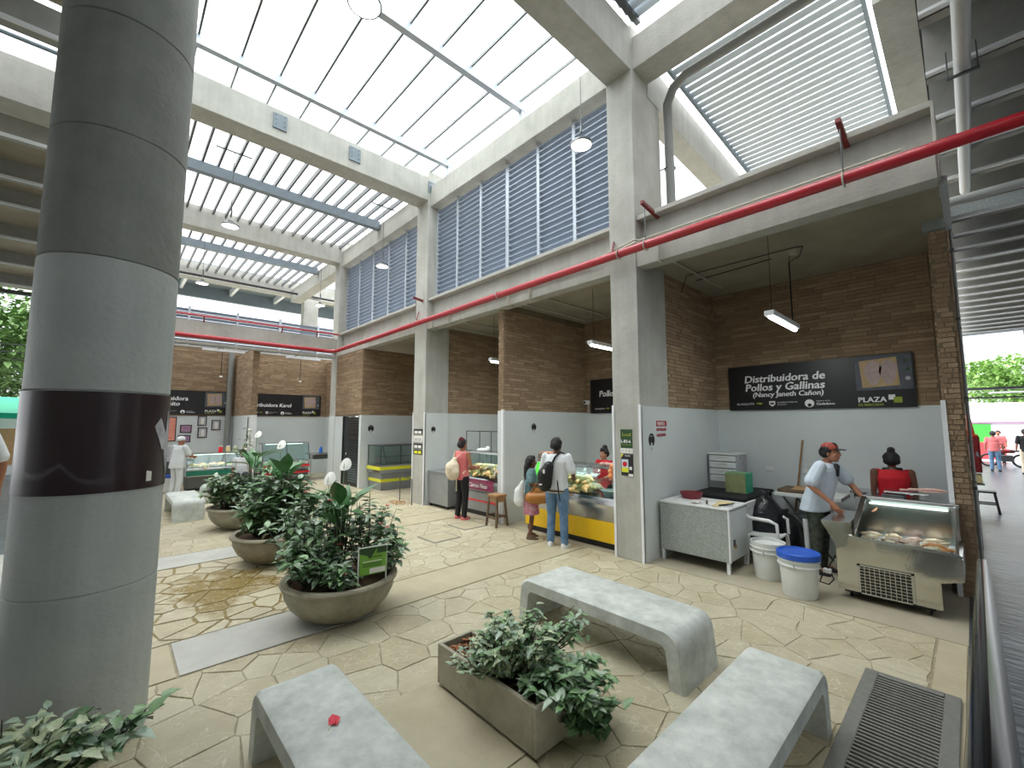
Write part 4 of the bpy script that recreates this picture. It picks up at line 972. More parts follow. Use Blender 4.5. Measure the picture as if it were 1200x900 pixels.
# ================================================================== STALL 1 (nearest)
NX = (-1,0,0); UY = (0,-1,0); NY = (0,-1,0); UX = (1,0,0)
def stall_sign(label, org, u, n, w, h, lines, photo, extras=True, mat='sign_black', hide_left=0):
    """org = lower left corner seen from the front"""
    o = Vector(org); u = Vector(u); n = Vector(n); t = thing('stall_sign', label, 'sign', o)
    top_ = t; t = flat(rect(0,0,w,h), o, u, n, mat, t, 'board', .03)
    f = o+n*.031
    for s, a, b, size in lines: text(s, size, f+u*a+Vector((0,0,b)), u, n, 'sign_white', t, bold=size*.022, shear=.12)
    pw = photo[2]-photo[0]
    flat(rect(*photo), f, u, n, 'photo_dark', t, 'photo_print', .001)
    a0, b0, a1, b1 = photo; cx = (a0+a1)/2; cy = (b0+b1)/2; pm = f+n*.0015
    flat([(a0+pw*.12,b0+.04),(a0+pw*.78,b0+.06),(a0+pw*.75,b1-.04),(a0+pw*.08,b1-.07)], pm, u, n, 'photo_board', t, 'photo_print', .001)
    for dx, sx in ((-.17,.17),(.10,.17)):
        pts = [(cx+pw*dx+pw*sx*math.cos(q)*(1 if math.sin(q) > 0 else .8), cy+(b1-b0)*(.36*math.sin(q)) ) for q in [2*PI*i/18 for i in range(18)]]
        flat(pts, pm+n*.0015, u, n, 'photo_meat', t, 'photo_print', .001)
    for dx, dy, r in ((.40,.30,.04),(.43,.05,.035),(.42,-.2,.045)):
        flat(disc_poly(cx+pw*dx, cy+(b1-b0)*dy, pw*r), pm, u, n, 'dark_green' if dy > 0 else 'photo_grey', t, 'photo_print', .001)
    pl = a0+.01; s = pw/.69
    text('PLAZA', .115*s, f+u*pl+Vector((0,0,b0-.19*s)), u, n, 'sign_white', t, bold=.003*s, space=1.05)
    text('DE MERCADO', .05*s, f+u*pl+Vector((0,0,b0-.25*s)), u, n, 'sign_olive', t, bold=.0015)
    flat(rect(pl+.38*s,b0-.16*s,pl+.46*s,b0-.08*s), f, u, n, 'sign_white', t, 'logo_square', .001); flat(rect(pl+.44*s,b0-.21*s,pl+.54*s,b0-.12*s), f+n*.0005, u, n, 'sign_olive', t, 'logo_square', .001)
    if extras:
        zz = .10*s; x0 = extras if isinstance(extras, float) else .12
        text('BLANQUITA', .055*s, f+u*x0+Vector((0,0,zz)), u, n, 'sign_white', t); flat([(x0+.33*s,zz+.02),(x0+.42*s,zz),(x0+.46*s,zz+.03),(x0+.38*s,zz+.04)], f, u, n, 'sign_olive', t, 'logo_mark', .001)
        x1 = x0+.56*s
        flat([(x1,zz+.06*s),(x1,zz-.0*s),(x1+.05*s,zz-.045*s),(x1+.10*s,zz),(x1+.10*s,zz+.06*s)], f, u, n, 'sign_white', t, 'logo_shield', .001)
        flat(rect(x1+.02*s,zz+.0*s,x1+.08*s,zz+.03*s), f+n*.001, u, n, mat, t, 'logo_shield', .001)
        text('ALCALDIA DE BOGOTA', .03*s, f+u*(x1+.13*s)+Vector((0,0,zz+.02)), u, n, 'sign_white', t); text('INSTITUTO', .03*s, f+u*(x1+.13*s)+Vector((0,0,zz-.02)), u, n, 'sign_white', t)
        x2 = x1+.56*s
        pts = disc_poly(x2+.07*s, zz, .07*s, 18); flat(pts, f, u, n, 'sign_white', t, 'logo_disc', .001); flat(disc_poly(x2+.07*s, zz-.03*s, .03*s, 12), f+n*.001, u, n, mat, t, 'logo_disc', .001)
        text('Gobierno de los', .03*s, f+u*(x2+.17*s)+Vector((0,0,zz+.03*s)), u, n, 'sign_white', t); text('Ciudadanos', .055*s, f+u*(x2+.17*s)+Vector((0,0,zz-.03*s)), u, n, 'sign_white', t, bold=.001)
    return top_
stall_sign('long black stall sign with raw chicken picture above the white clad man', (8.575,3.10,2.24), UY, NX, 2.58, .81,
    [('Distribuidora de',.27,.50,.185),('Pollos y Gallinas',.28,.345,.185),('(Nancy Janeth Cañon)',.40,.235,.12)], (1.90,.27,2.56,.80), .13)
stall_sign('black stall sign half hidden behind the nearest pillar', (8.575,6.33,2.24), UY, NX, 2.4, .82, [('Pollos',.25,.40,.2)], (1.75,.27,2.38,.80), .13)
stall_sign('black far stall sign above the white display case', (3.42,18.275,2.30), UX, NY, 2.83, .82, [('Distribuidora Karol',.20,.33,.19)], (2.13,.27,2.77,.80), .30)
stall_sign('black far stall sign beside the round column', (.5,18.275,2.30), UX, NY, 2.55, .82, [('Distribuidora',.28,.48,.2),('Bonito',.60,.30,.2)], (1.84,.27,2.48,.80), .13)
# notices on the pillars
t = thing('stall_notice','dark green notice with white stall number on the nearest pillar','notice',(5.69,3.67,1.63)); o = (5.699,3.67,1.63)
flat(rect(0,0,.20,.28),o,UY,NX,'dark_green',t,'panel',.006); o2 = (5.692,3.67,1.63); text('Local',.07,(5.692,3.64,1.81),UY,NX,'sign_olive',t,bold=.001); text('L-B2-6',.062,(5.692,3.665,1.71),UY,NX,'sign_white',t,bold=.0012); flat(rect(.02,.045,.18,.05),o2,UY,NX,'sign_olive',t,'text_line',.001)
flat(rect(-.005,-.075,.205,-.005),o,UY,NX,'paper',t,'logo_strip',.006)
for a in (.03,.09,.15): flat(disc_poly(a,-.04,.012,8),o2,UY,NX,'photo_grey',t,'logo_mark',.001)
t = thing('poster','black poster with a small picture under the stall number notice','poster',(5.69,3.67,1.2)); o = (5.699,3.67,1.22)
flat(rect(0,0,.205,.32),o,UY,NX,'sign_black',t,'panel',.006); o2 = (5.692,3.67,1.22)
flat([(0,.32),(0,.26),(.05,.32)],o2,UY,NX,'yellow_lime',t,'corner_mark',.001); flat(rect(.01,.05,.125,.24),o2,UY,NX,'cloth_blue_white',t,'picture',.001); flat(disc_poly(.065,.17,.04,10),(5.691,3.67,1.22),UY,NX,'cloth_red',t,'picture',.001)
flat(rect(.012,.05,.123,.12),(5.691,3.67,1.22),UY,NX,'yellow_lime',t,'picture',.001); flat(rect(.14,.09,.185,.135),o2,UY,NX,'paper',t,'white_square',.001); flat(rect(.125,-.01,.205,.03),o2,UY,NX,'paper',t,'white_square',.001); text('PLAZA',.03,(5.691,3.60,1.505),UY,NX,'sign_white',t)
t = thing('poster','white and red lettered notice on the side of the nearest pillar','poster',(6.14,3.31,1.8)); o = (6.14,3.317,1.80)
flat(rect(0,.155,.32,.24),o,UX,NY,'sign_red',t,'panel',.003); text('VENTA',.075,(6.165,3.313,1.97),UX,NY,'sign_white',t,bold=.002); text('DE POLLOS',.058,(6.14,3.313,1.885),UX,NY,'sign_red',t,bold=.0025); text('GALLINAS',.062,(6.14,3.313,1.80),UX,NY,'sign_red',t,bold=.0025)
def sticker(label, o, u, n, s=1.0):
    t = thing('sticker', label, 'sticker', o, group='round black stickers'); f = Vector(o); 
    flat([(.09*s*math.cos(q),.10*s*math.sin(q)) for q in [PI*(i-2)/10 for i in range(15)]]+[(-.05*s,-.085*s),(-.025*s,-.085*s),(-.02*s,-.04*s),(.02*s,-.04*s),(.025*s,-.085*s),(.05*s,-.085*s)],f,u,n,'sign_black',t,'badge',.003)
    text('PROHIBIDO',.022*s,f+Vector(n)*.004+Vector(u)*-.065*s+Vector((0,0,.05*s)),u,n,'photo_grey',t); flat(disc_poly(0,-.13*s,.025*s,8),f,u,n,'photo_grey',t,'badge_tail',.002)
sticker('black arched sticker on the side of the nearest pillar',(5.985,3.318,1.75),UX,NY)
sticker('black arched sticker on the white wall of the empty stall',(5.93+.1,13.03,1.84),UX,NY,1.1)
sticker('black arched sticker on the white divider wall above the girl',(6.72,6.5,1.92),UX,NY,.8)
sticker('small black sticker on the white side of the second pillar',(5.95,9.285,1.85),UX,NY,.7)
t = thing('poster','striped black and white poster strip on the second pillar','poster',(5.69,9.8,1.2)); 
for k, (z0, z1) in enumerate(((1.72,1.86),(1.54,1.68),(1.36,1.50),(1.22,1.34))):
    flat(rect(0,0,.42,z1-z0),(5.699,9.8,z0),UY,NX,'sign_black' if k != 1 else 'paper',t,'panel',.005)
    for a in (.04,.22): flat(rect(a,.02,a+.15,.09),(5.693,9.8,z0),UY,NX,('paper','photo_grey','paper','yellow_lime')[k],t,'picture',.001)
for i, (x, y) in enumerate(((8.583,1.95),(8.583,2.5))):
    t = thing('wall_socket', ('white socket on the nearest stall back wall by the broom','white socket on the back wall near the plastic drawers')[i], 'socket', (x,y,1.2)); MB().box((x-.012,y-.06,1.16),(x,y+.06,1.24)).build('plate','white_plastic',t,bevel=.004); MB().box((x-.016,y-.03,1.185),(x-.011,y+.03,1.215)).build('insert','paper',t)
t = thing('security_camera','small white camera on the brick beside the half hidden sign','camera',(8.5,6.42,2.3)); MB().box((8.42,6.36,2.46),(8.56,6.46,2.56)).build('camera_body','white_plastic',t,bevel=.01); MB().tube([(8.43,6.41,2.51),(8.40,6.41,2.51)],.025,10).build('lens','black',t); MB().tube([(8.56,6.41,2.48),(8.57,6.41,2.28)],.012,6).build('cable','white_plastic',t)

def case_lamp(t, x, y, z, axis, L, e=5):
    a = Vector((0,L/2,0)) if axis == 'y' else Vector((L/2,0,0)); c = Vector((x,y,z))
    MB().tube([c-a,c+a],.012,8).build('case_tube','case_glow',t)
    la = bpy.data.lights.new('case_light','AREA'); la.shape = 'RECTANGLE'; la.size = L if axis == 'x' else .08; la.size_y = L if axis == 'y' else .08; la.energy = e; la.color = (1,.98,.93)
    lo = bpy.data.objects.new('case_light', la); COL.objects.link(lo); lo.parent = t; lo.location = c-world_loc(t)-Vector((0,0,.02))
# ---- stainless display case of the nearest stall
t = thing('display_case','low stainless display case with sloping glass and vent grille','display case',(6.75,.75,0))
prof = [(.32,.10),(1.18,.10),(1.18,.60),(1.31,.82),(1.31,.85),(1.03,.86),(1.02,.68),(.19,.66),(.15,.64),(.15,.42),(.32,.37)]
MB().prism(prof,'x',6.30,6.34).build('front_panel','mirror_steel',t)
MB().prism([(.36,.12),(1.16,.12),(1.16,.50),(.36,.50)],'x',6.34,7.18).build('cabinet_body','steel',t)
MB().prism([(1.16,.5),(1.31,.82),(1.31,.85),(1.04,.86),(1.04,.83),(1.12,.8)],'x',6.34,7.2).build('side_wing','steel',t)
MB().prism([(.32,.37),(.15,.42),(.15,.66),(.19,.68),(.21,.66),(.21,.46),(.36,.42)],'x',6.34,7.2).build('side_wing','steel',t)
MB().box((7.15,.17,.4),(7.2,1.1,1.05)).build('back_panel','steel',t); MB().box((7.1,.16,1.03),(7.62,1.02,1.07)).build('top_shelf','steel',t,bevel=.006)
for y in (.25,.95): MB().box((7.5,y,0),(7.54,y+.04,1.03)).build('shelf_leg','steel_dark',t)
MB().box((6.36,.22,.5),(7.14,1.03,.60)).build('tray_floor','photo_grey',t)
G4 = [(6.31,.18,.67),(6.31,1.03,.69),(7.13,1.0,1.06),(7.13,.2,1.05)]
MB().add(G4+[(x,y,z+.008) for x,y,z in G4],[(0,3,2,1),(4,5,6,7),(0,1,5,4),(1,2,6,5),(2,3,7,6),(3,0,4,7)]).build('glass_lid',GLT,t)
MB().bar((6.3,1.03,.70),(7.14,1.0,1.07),.05,.04).build('lid_frame','steel',t); MB().bar((6.31,.17,.675),(6.31,1.04,.695),.025,.03).build('lid_frame','steel',t); MB().bar((6.31,.18,.675),(7.14,.2,1.055),.02,.02).build('lid_frame','steel',t); MB().bar((7.13,.18,1.06),(7.13,1.02,1.07),.04,.03).build('lid_frame','steel',t)
MB().box((6.292,.53,.105),(6.302,.985,.40)).build('grille_backing','black',t)
gf = MB()
for a, b in (((6.28,.52,.095),(6.30,.545,.41)),((6.28,.97,.095),(6.30,.995,.41)),((6.28,.52,.395),(6.30,.995,.41)),((6.28,.52,.095),(6.30,.995,.11))): gf.box(a,b)
gf = gf.build('grille_frame','steel',t)
for k in range(1,9): B('grille_bar',(6.283,.54,.105+k*.0335),(6.293,.975,.113+k*.0335),'steel',gf)
for k in range(1,10): B('grille_bar',(6.284,.54+k*.043,.105),(6.292,.547+k*.043,.40),'steel',gf)
case_lamp(t,7.08,.6,1.0,'y',.7,1.5)
B('plinth',(6.4,.38,.05),(7.14,1.14,.12),'black',t)
for x in (6.42,7.1):
    for y in (.42,1.08):
        MB().lathe([(.035,-.012),(.04,0),(.035,.012)],(0,0,0),14,cap=True).build('castor','rubber',t,world=False).matrix_local = Matrix.Translation((x-6.75,y-.75,.04)) @ Matrix.Rotation(PI/2,4,'X')
t = thing('power_cord','black cord with a white plug beside the display case','cord',(6.35,1.28,0)); MB().tube([(6.35,1.2,.45),(6.3,1.27,.3),(6.27,1.33,.2),(6.3,1.36,.12),(6.33,1.28,.1),(6.3,1.22,.18),(6.33,1.26,.26)],.008,6).build('cable','black',t,smooth=60); MB().box((6.27,1.24,.24),(6.33,1.32,.29)).build('plug','white_plastic',t,bevel=.008)
# meats
def chicken_mesh(name, mat):
    mb = MB(); mb.sphere((0,0,.065),(.12,.085,.07),12,8); mb.sphere((.07,0,.075),(.07,.075,.06),10,6)
    for s in (-1,1): mb.limb([(-.06,s*.07,.05),(-.14,s*.075,.06),(-.19,s*.05,.07)],[.042,.03,.014],8); mb.limb([(.05,s*.085,.06),(-.01,s*.11,.05),(.05,s*.125,.045)],[.025,.02,.014],8)
    mb.limb([(.11,0,.075),(.16,.01,.06),(.19,.03,.04)],[.03,.022,.016],8)
    o = mb.build(name, mat, smooth=180); me = o.data; bpy.data.objects.remove(o); return me
CH = {k: chicken_mesh('whole_chicken', k) for k in ('chicken','chicken_pale','orange_meat','meat_pink')}
def poultry(n, box, z, label, group, kinds, seed, name='whole_chicken', k=(.9,1.15), layers=1, cat='chicken'):
    rnd = random.Random(seed); x0,y0,x1,y1 = box; nx = max(1,round((x1-x0)/.24)); ny = max(1,math.ceil(n/nx/layers)); c = 0
    for l in range(layers):
        for i in range(nx):
            for j in range(ny):
                if c >= n: return
                x = x0+(i+.5)*(x1-x0)/nx; y = y0+(j+.5)*(y1-y0)/ny
                o = put(name, CH[rnd.choice(kinds)], None, loc=(x+rnd.uniform(-.02,.02),y+rnd.uniform(-.02,.02),z+l*.11), rot=(rnd.uniform(-.3,.3),rnd.uniform(-.2,.2),rnd.uniform(0,6)), label=label, category=cat, group=group)
                s = rnd.uniform(*k); o.scale = (s,s,s); c += 1
poultry(12,(6.42,.28,7.05,1.0),.60,'pale poultry cut lying under the sloping glass','cuts in the low display case',('chicken_pale','meat_pink'),1,'poultry_cut',(.5,.7),1,'meat')
o = put('poultry_cut', CH['orange_meat'], None, loc=(6.62,.34,.61), rot=(0,0,1), label='bright orange poultry cut in the right corner of the low case', category='meat'); o.scale = (.7,.7,.7)
t = thing('scale','small steel weighing scale on the case shelf','scale',(7.35,.62,1.07)); MB().box((7.2,.62,1.07),(7.4,.84,1.11)).build('base','steel_dark',t,bevel=.01); MB().box((7.22,.40,1.13),(7.55,.82,1.15)).build('pan','steel',t,bevel=.006); MB().box((7.33,.66,1.1),(7.4,.76,1.135)).build('neck','steel',t)
t = thing('meat_pack','pack of pink chicken feet on the scale','meat',(7.4,.55,1.15)); rnd = random.Random(9); mb = MB()
for k in range(12): a = rnd.uniform(-.5,.5); p = Vector((7.36+rnd.uniform(-.08,.1),.50+rnd.uniform(-.14,.2),1.163+rnd.uniform(0,.03))); mb.limb([p,p+Vector((math.sin(a)*.04,-math.cos(a)*.1,.005)),p+Vector((math.sin(a)*.07,-math.cos(a)*.15,0))],[.012,.010,.007],6)
mb.build('feet','meat_pink',t,smooth=180)

# ---- galvanised cabinet with clutter
t = thing('metal_cabinet','speckled galvanised cabinet on short white legs by the pillar','cabinet',(6.4,2.8,0))
X0,X1,Y0,Y1 = 6.10,6.78,2.30,3.28
MB().box((X0,Y0,.15),(X1,Y1,.83)).build('body','galvanised',t,bevel=.008); MB().box((X0-.015,Y0-.015,.83),(X1+.01,Y1+.0,.855)).build('top','white_plastic',t,bevel=.005)
for x in (X0+.03,X1-.03):
    for y in (Y0+.03,Y1-.03): B('leg',(x-.02,y-.02,0),(x+.02,y+.02,.15),'white_steel',t)
sp = B('cabinet_door',(X0+.03,Y0-.012,.17),(X1-.02,Y0,.81),'white_wall',t); B('corner_strip',(X0-.006,Y0-.012,.15),(X0+.025,Y0+.01,.83),'white_steel',t)
MB().box((X0+.10,Y0-.03,.36),(X0+.15,Y0-.012,.44)).build('latch','steel_dark',sp,bevel=.004); MB().box((X0+.105,Y0-.045,.33),(X0+.145,Y0-.025,.375)).build('padlock','brass',sp,bevel=.006)
ZT = .855
t = thing('basin','dark red plastic basin at the back of the cabinet top','basin',(6.55,3.02,ZT)); MB().lathe([(0,.008),(.11,.008),(.145,.09),(.155,.092),(.12,.0),(0,0)],(6.6,3.02,ZT),24,1,1.1).build('basin_body','basin_red',t,smooth=40)
rnd = random.Random(5)
for i, (x,y,w,d,m,lb) in enumerate(((6.22,2.78,.16,.12,'paper','crumpled white paper at the front of the cabinet top'),(6.35,2.62,.2,.14,'paper','white sheet lying beside the dark red basin'),(6.5,2.5,.3,.22,'cream_paper','cream cutting sheet on the cabinet corner'),(6.24,2.5,.16,.1,'cream_paper','small yellow paper at the front edge of the cabinet'),(6.32,2.38,.1,.14,'photo_grey','grey folded leaflet by the cabinet corner'))):
    t = thing('paper_sheet', lb, 'paper', (x,y,ZT)); mb = MB(); n = 5; vs = []
    for a in range(n):
        for b in range(n): vs.append((x+(a/(n-1)-.5)*w,y+(b/(n-1)-.5)*d,ZT+.004+rnd.uniform(0,.03 if i == 0 else .006)))
    mb.add(vs,[(a*n+b,(a+1)*n+b,(a+1)*n+b+1,a*n+b+1) for a in range(n-1) for b in range(n-1)]).build('sheet',m,t,smooth=180)
for i, (x,y,a) in enumerate(((6.3,2.66,.4),(6.27,2.44,-.3),(6.34,2.41,-.1))):
    t = thing('knife',('dark handled knife beside the white sheet','dark handled knife on the cabinet front corner','second dark knife by the cabinet corner')[i],'knife',(x,y,ZT)); R = Matrix.Rotation(a,3,'Z'); MB().obox((x,y,ZT+.016),(.12,.022,.018),R).build('handle','black',t,bevel=.004); MB().obox(Vector((x,y,ZT+.014))+R@Vector((.14,0,0)),(.17,.028,.003),R).build('blade','steel',t)
# ---- black covered table, drawers, box, bags, chair
t = thing('covered_table','low table under a dark cloth behind the cabinet','table',(7.75,2.9,0)); MB().box((7.1,2.42,.82),(8.5,3.3,.86)).build('table_top','cloth_black',t,bevel=.02)
for x in (7.15,8.45):
    for y in (2.47,3.25): B('leg',(x-.02,y-.02,0),(x+.02,y+.02,.82),'steel_dark',t)
MB().box((7.09,2.40,.5),(7.12,3.31,.85)).build('cloth_drop','cloth_black',t,bevel=.01)
t = thing('drawer_tower','stack of translucent white plastic drawers in the corner','drawers',(8.2,3.08,.86))
B('base',(7.98,2.83,.86),(8.42,3.30,.97),'drain_pipe',t)
for k in range(4):
    z = .975+k*.118; d = B('drawer',(7.98,2.84,z),(8.42,3.29,z+.105),'white_plastic',t,bevel=.008); B('handle',(7.965,2.98,z+.075),(7.985,3.14,z+.09),'paper',d)
for y in (2.82,3.29): B('side_rail',(7.97,y,.86),(8.43,y+.012,1.46),'photo_grey',t)
B('lid',(7.96,2.81,1.445),(8.44,3.31,1.47),'white_plastic',t,bevel=.005)
t = thing('cardboard_box','green and olive patterned carton on the dark table','box',(7.72,2.72,.86)); MB().box((7.58,2.56,.86),(7.90,2.88,1.18)).build('carton_body','green_crate',t,bevel=.004); B('printed_side',(7.572,2.565,.865),(7.58,2.875,1.175),'olive_paper',t); MB().box((7.6,2.58,1.18),(7.74,2.86,1.186)).build('flap','olive_paper',t)
rnd = random.Random(14)
for i, (x,y,r,h) in enumerate(((7.25,2.2,.28,.98),(7.42,2.0,.26,.72),(7.6,2.28,.25,.86))):
    t = thing('rubbish_bag',('tall black rubbish bag against the dark table','black rubbish bag in front of the folding table','black rubbish bag behind the white chair')[i],'bag',(x,y,0)); mb = MB(); secs = []; n = 18
    for q, k in ((0,.7),(.08,.95),(.3,1.02),(.55,.95),(.75,.8),(.88,.45),(.94,.16),(1,.25)):
        secs.append((q*h,k*r))
    vs = [(x+rr*(1+rnd.uniform(-.13,.13))*math.cos(2*PI*j/n),y+rr*(1+rnd.uniform(-.13,.13))*math.sin(2*PI*j/n),z+rnd.uniform(-.015,.015)*(z>0)) for z,rr in secs for j in range(n)]
    mb.add(vs,[(a*n+j,a*n+(j+1)%n,(a+1)*n+(j+1)%n,(a+1)*n+j) for a in range(len(secs)-1) for j in range(n)]+[tuple(range(n-1,-1,-1)),tuple((len(secs)-1)*n+j for j in range(n))]).build('bag_body','bag_black',t,smooth=180)
t = thing('plastic_chair','white plastic armchair pushed behind the galvanised cabinet','chair',(6.98,2.1,0))
cx, cy = 6.98, 2.1
MB().box((cx-.2,cy-.2,.40),(cx+.2,cy+.2,.43)).build('seat','white_plastic',t,bevel=.015)
for sx in (-1,1):
    for sy in (-1,1): MB().bar((cx+sx*.19,cy+sy*.19,.41),(cx+sx*.22,cy+sy*.22,0),.045,.045).build('leg','white_plastic',t,bevel=.006)
    MB().tube([(cx+sx*.24,cy-.2,.42),(cx+sx*.25,cy-.19,.62),(cx+sx*.25,cy-.1,.655),(cx+sx*.25,cy+.15,.66),(cx+sx*.22,cy+.2,.7)],[.02,.022,.026,.024,.02],8).build('armrest','white_plastic',t,smooth=60)
MB().box((cx-.2,cy+.19,.78),(cx+.2,cy+.22,.86)).build('backrest_rail','white_plastic',t,bevel=.01)
for k in range(5): B('backrest_slat',(cx-.18+k*.078,cy+.195,.43),(cx-.13+k*.078,cy+.215,.8),'white_plastic',t)
def bucket(label, c, r0, r1, h, lid):
    t = thing('bucket', label, 'bucket', (c[0],c[1],0), group='white plastic buckets')
    prof = [(0,0),(r0*.97,0),(r0,.01),(r0+(r1-r0)*.72,h*.72),(r1+.012,h*.725),(r1+.012,h*.75),(r1-.002,h*.755),(r1,h*.84),(r1+.012,h*.845),(r1+.012,h*.87),(r1,h*.875),(r1+.004,h)]
    if lid: prof += [(0,h)]
    else: prof += [(r1-.01,h),(r1-.014,h*.8),(r0*.95,.02),(0,.02)]
    MB().lathe(prof,(c[0],c[1],0),36).build('bucket_body','bucket_white',t,smooth=30)
    if lid: MB().lathe([(r1+.002,h-.05),(r1+.016,h-.048),(r1+.018,h+.012),(r1+.006,h+.02),(r1-.015,h+.02),(r1-.02,h+.008),(0,h+.008)],(c[0],c[1],0),36).build('lid',lid,t,smooth=30)
    else: MB().lathe([(r1-.02,h-.03),(0,h-.035)],(c[0],c[1],0),36).build('contents','white_plastic',t)
    MB().tube([(c[0]-r1-.015,c[1],h*.8)]+[(c[0]-(r1+.02)*math.cos(a),c[1]-.01,h*.8-.10*math.sin(a)-.0) for a in [PI*i/10 for i in range(1,10)]]+[(c[0]+r1+.015,c[1],h*.8)],.004,5).build('handle','steel_dark',t)
bucket('open white bucket beside the galvanised cabinet', (6.40,1.93), .165, .20, .46, None)
bucket('white bucket with a bright blue lid', (6.02,1.50), .175, .205, .48, 'blue_lid')
t = thing('folding_table','white folding table with a dark board behind the man','table',(8.1,1.9,0)); MB().box((7.75,1.35,.86),(8.4,2.22,.92)).build('table_top','white_plastic',t,bevel=.01)
for x in (7.8,8.35): MB().tube([(x,1.5,.86),(x,2.1,0)],.015,8).build('leg','steel_dark',t); MB().tube([(x,2.1,.86),(x,1.5,0)],.015,8).build('leg','steel_dark',t)
t = thing('chopping_board','dark wooden board on the folding table','board',(8.05,1.95,.92)); MB().box((7.8,1.62,.92),(8.3,2.18,.97)).build('board_slab','wood_dark',t,bevel=.01)
t = thing('cloth_rag','crumpled tan rag on the chopping board','cloth',(8.0,1.9,.97)); mb = MB(); rnd = random.Random(2); n = 7
mb.add([(7.88+a*.04,1.75+b*.045,.972+rnd.uniform(0,.045)*(0<a<n-1)*(0<b<n-1)) for a in range(n) for b in range(n)],[(a*n+b,(a+1)*n+b,(a+1)*n+b+1,a*n+b+1) for a in range(n-1) for b in range(n-1)]).build('rag','sweep',t,smooth=180)
t = thing('broom','wooden broom leaning on the back wall','broom',(8.3,2.1,.1)); MB().tube([(8.46,2.16,.15),(8.56,1.97,1.72)],.014,8).build('handle','wood',t); MB().box((8.36,2.0,.0),(8.46,2.34,.1)).build('brush','sweep',t); MB().box((8.37,2.02,.1),(8.47,2.32,.16)).build('brush_block','wood',t)
t = thing('white_pipe','white plastic tube standing beside the rubbish bags','pipe',(7.35,1.72,0)); MB().tube([(7.35,1.70,0),(7.45,1.74,.62)],.035,10).build('tube','white_plastic',t)
t = thing('steel_sink','grey steel panel unit behind the man','counter',(8.1,1.6,0)); MB().box((8.0,.95,.0),(8.5,2.1,.5)).build('panel','galvanised',t,bevel=.006)
t = thing('wall_shelf','grey steel shelf along the nearest back wall','shelf',(8.4,1.0,.95)); MB().box((8.2,.5,.96),(8.585,1.32,1.0)).build('shelf_plate','steel',t,bevel=.004); MB().box((8.5,.5,.84),(8.585,1.32,.96)).build('shelf_apron','steel_dark',t)

# ================================================================== STALL 2 (chicken stall)
def glass_case(label, x0, x1, y0, y1, base, group=None, zt=1.26, zg=.80, plinth=.10, band=.42, belly='steel', stripes=(), frame='steel'):
    """counter case facing -x: plinth, coloured base, belly, sloped glass, top shelf"""
    t = thing('display_case', label, 'display case', ((x0+x1)/2,(y0+y1)/2,0), group=group)
    B('plinth',(x0+.08,y0+.03,0),(x1-.04,y1-.03,plinth),'black',t)
    MB().box((x0+.03,y0+.01,plinth),(x1,y1-.01,band)).build('base_panel',base,t,bevel=.01)
    MB().prism([(x0+.05,band),(x1,band),(x1,zg-.04),(x0-.0,zg-.04),(x0-.03,zg-.10),(x0-.02,zg-.16)],'y',y0,y1).build('belly',belly,t)
    MB().prism([(x0-.005,zg-.04),(x1,zg-.04),(x1,zg),(x0+.03,zg),(x0+.0,zg+.005)],'y',y0,y1).build('tray',frame,t)
    ga = (x0+.01,zg); gb = (x0+.22,zt)
    MB().prism([ga,(ga[0]+.008,ga[1]),(gb[0]+.008,gb[1]),gb],'y',y0+.02,y1-.02).build('front_glass',GL,t)
    MB().box((x0+.2,y0,zt-.02),(x1-.1,y1,zt+.02)).build('top_shelf',frame,t,bevel=.005)
    for y in (y0,y1-.02):
        MB().bar((x0+.02,y+.01,zg),(x0+.23,y+.01,zt),.02,.03).build('glass_frame',frame,t); B('rear_post',(x1-.06,y,zg),(x1-.03,y+.02,zt),frame,t)
    MB().box((x0+.3,y0+.03,zg+.22),(x1-.1,y1-.03,zg+.235)).build('middle_shelf',GLT,t)
    case_lamp(t,(x0+x1)/2+.05,(y0+y1)/2,zt-.035,'y',(y1-y0)*.8)
    for z0, z1, m in stripes: B('stripe',(x0+.02,y0+.0,z0),(x0+.032,y1-.0,z1),m,t)
    return t
c2 = glass_case('display case with yellow base full of whole chickens', 5.86,6.62,3.90,5.95,'yellow')
poultry(14,(5.93,4.45,6.35,5.85),.82,'plucked whole chicken behind the glass of the yellow case','chickens in the yellow case',('chicken','chicken','chicken_pale'),3,k=(1.0,1.25))
poultry(8,(5.95,4.6,6.3,5.4),.96,'plucked whole chicken on top of the heap in the yellow case','chickens heaped in the yellow case',('chicken',),4,k=(.95,1.15))
t = thing('bowl','grey plastic bowl at the right end of the yellow case','bowl',(6.05,4.1,.80)); MB().lathe([(0,.01),(.1,.01),(.17,.10),(.18,.10),(.11,0),(0,0)],(6.1,4.13,.80),24).build('bowl_body','photo_grey',t,smooth=40)
for k,(dx,dy) in enumerate(((-.04,.03),(.05,-.03),(.0,-.06))):
    o = put('poultry_cut', CH['chicken_pale'], None, loc=(6.1+dx,4.13+dy,.83), rot=(.2,0,k*2), label='pale poultry cut in the grey bowl', category='meat', group='cuts in the grey bowl'); o.scale = (.45,.45,.45)
for k in range(3):
    o = put('plastic_bag', MB().sphere((0,0,.09),(.14,.11,.09),10,8).build('x',GLT,smooth=180).data, None, loc=(6.2,4.55+k*.3,1.06), label=('clear plastic bag on the chicken heap, nearest the pillar','clear plastic bag on the chicken heap, middle one','clear plastic bag on the chicken heap behind the man')[k], category='bag')
for o in [o for o in bpy.data.objects if o.name.startswith('x')]: bpy.data.objects.remove(o)
t = thing('egg_tray','stack of brown egg trays on the chicken case','egg tray',(6.25,5.66,1.28))
for k in range(3): B('tray',(6.12,5.5,1.28+k*.045),(6.42,5.82,1.315+k*.045),'carton',t,bevel=.01)
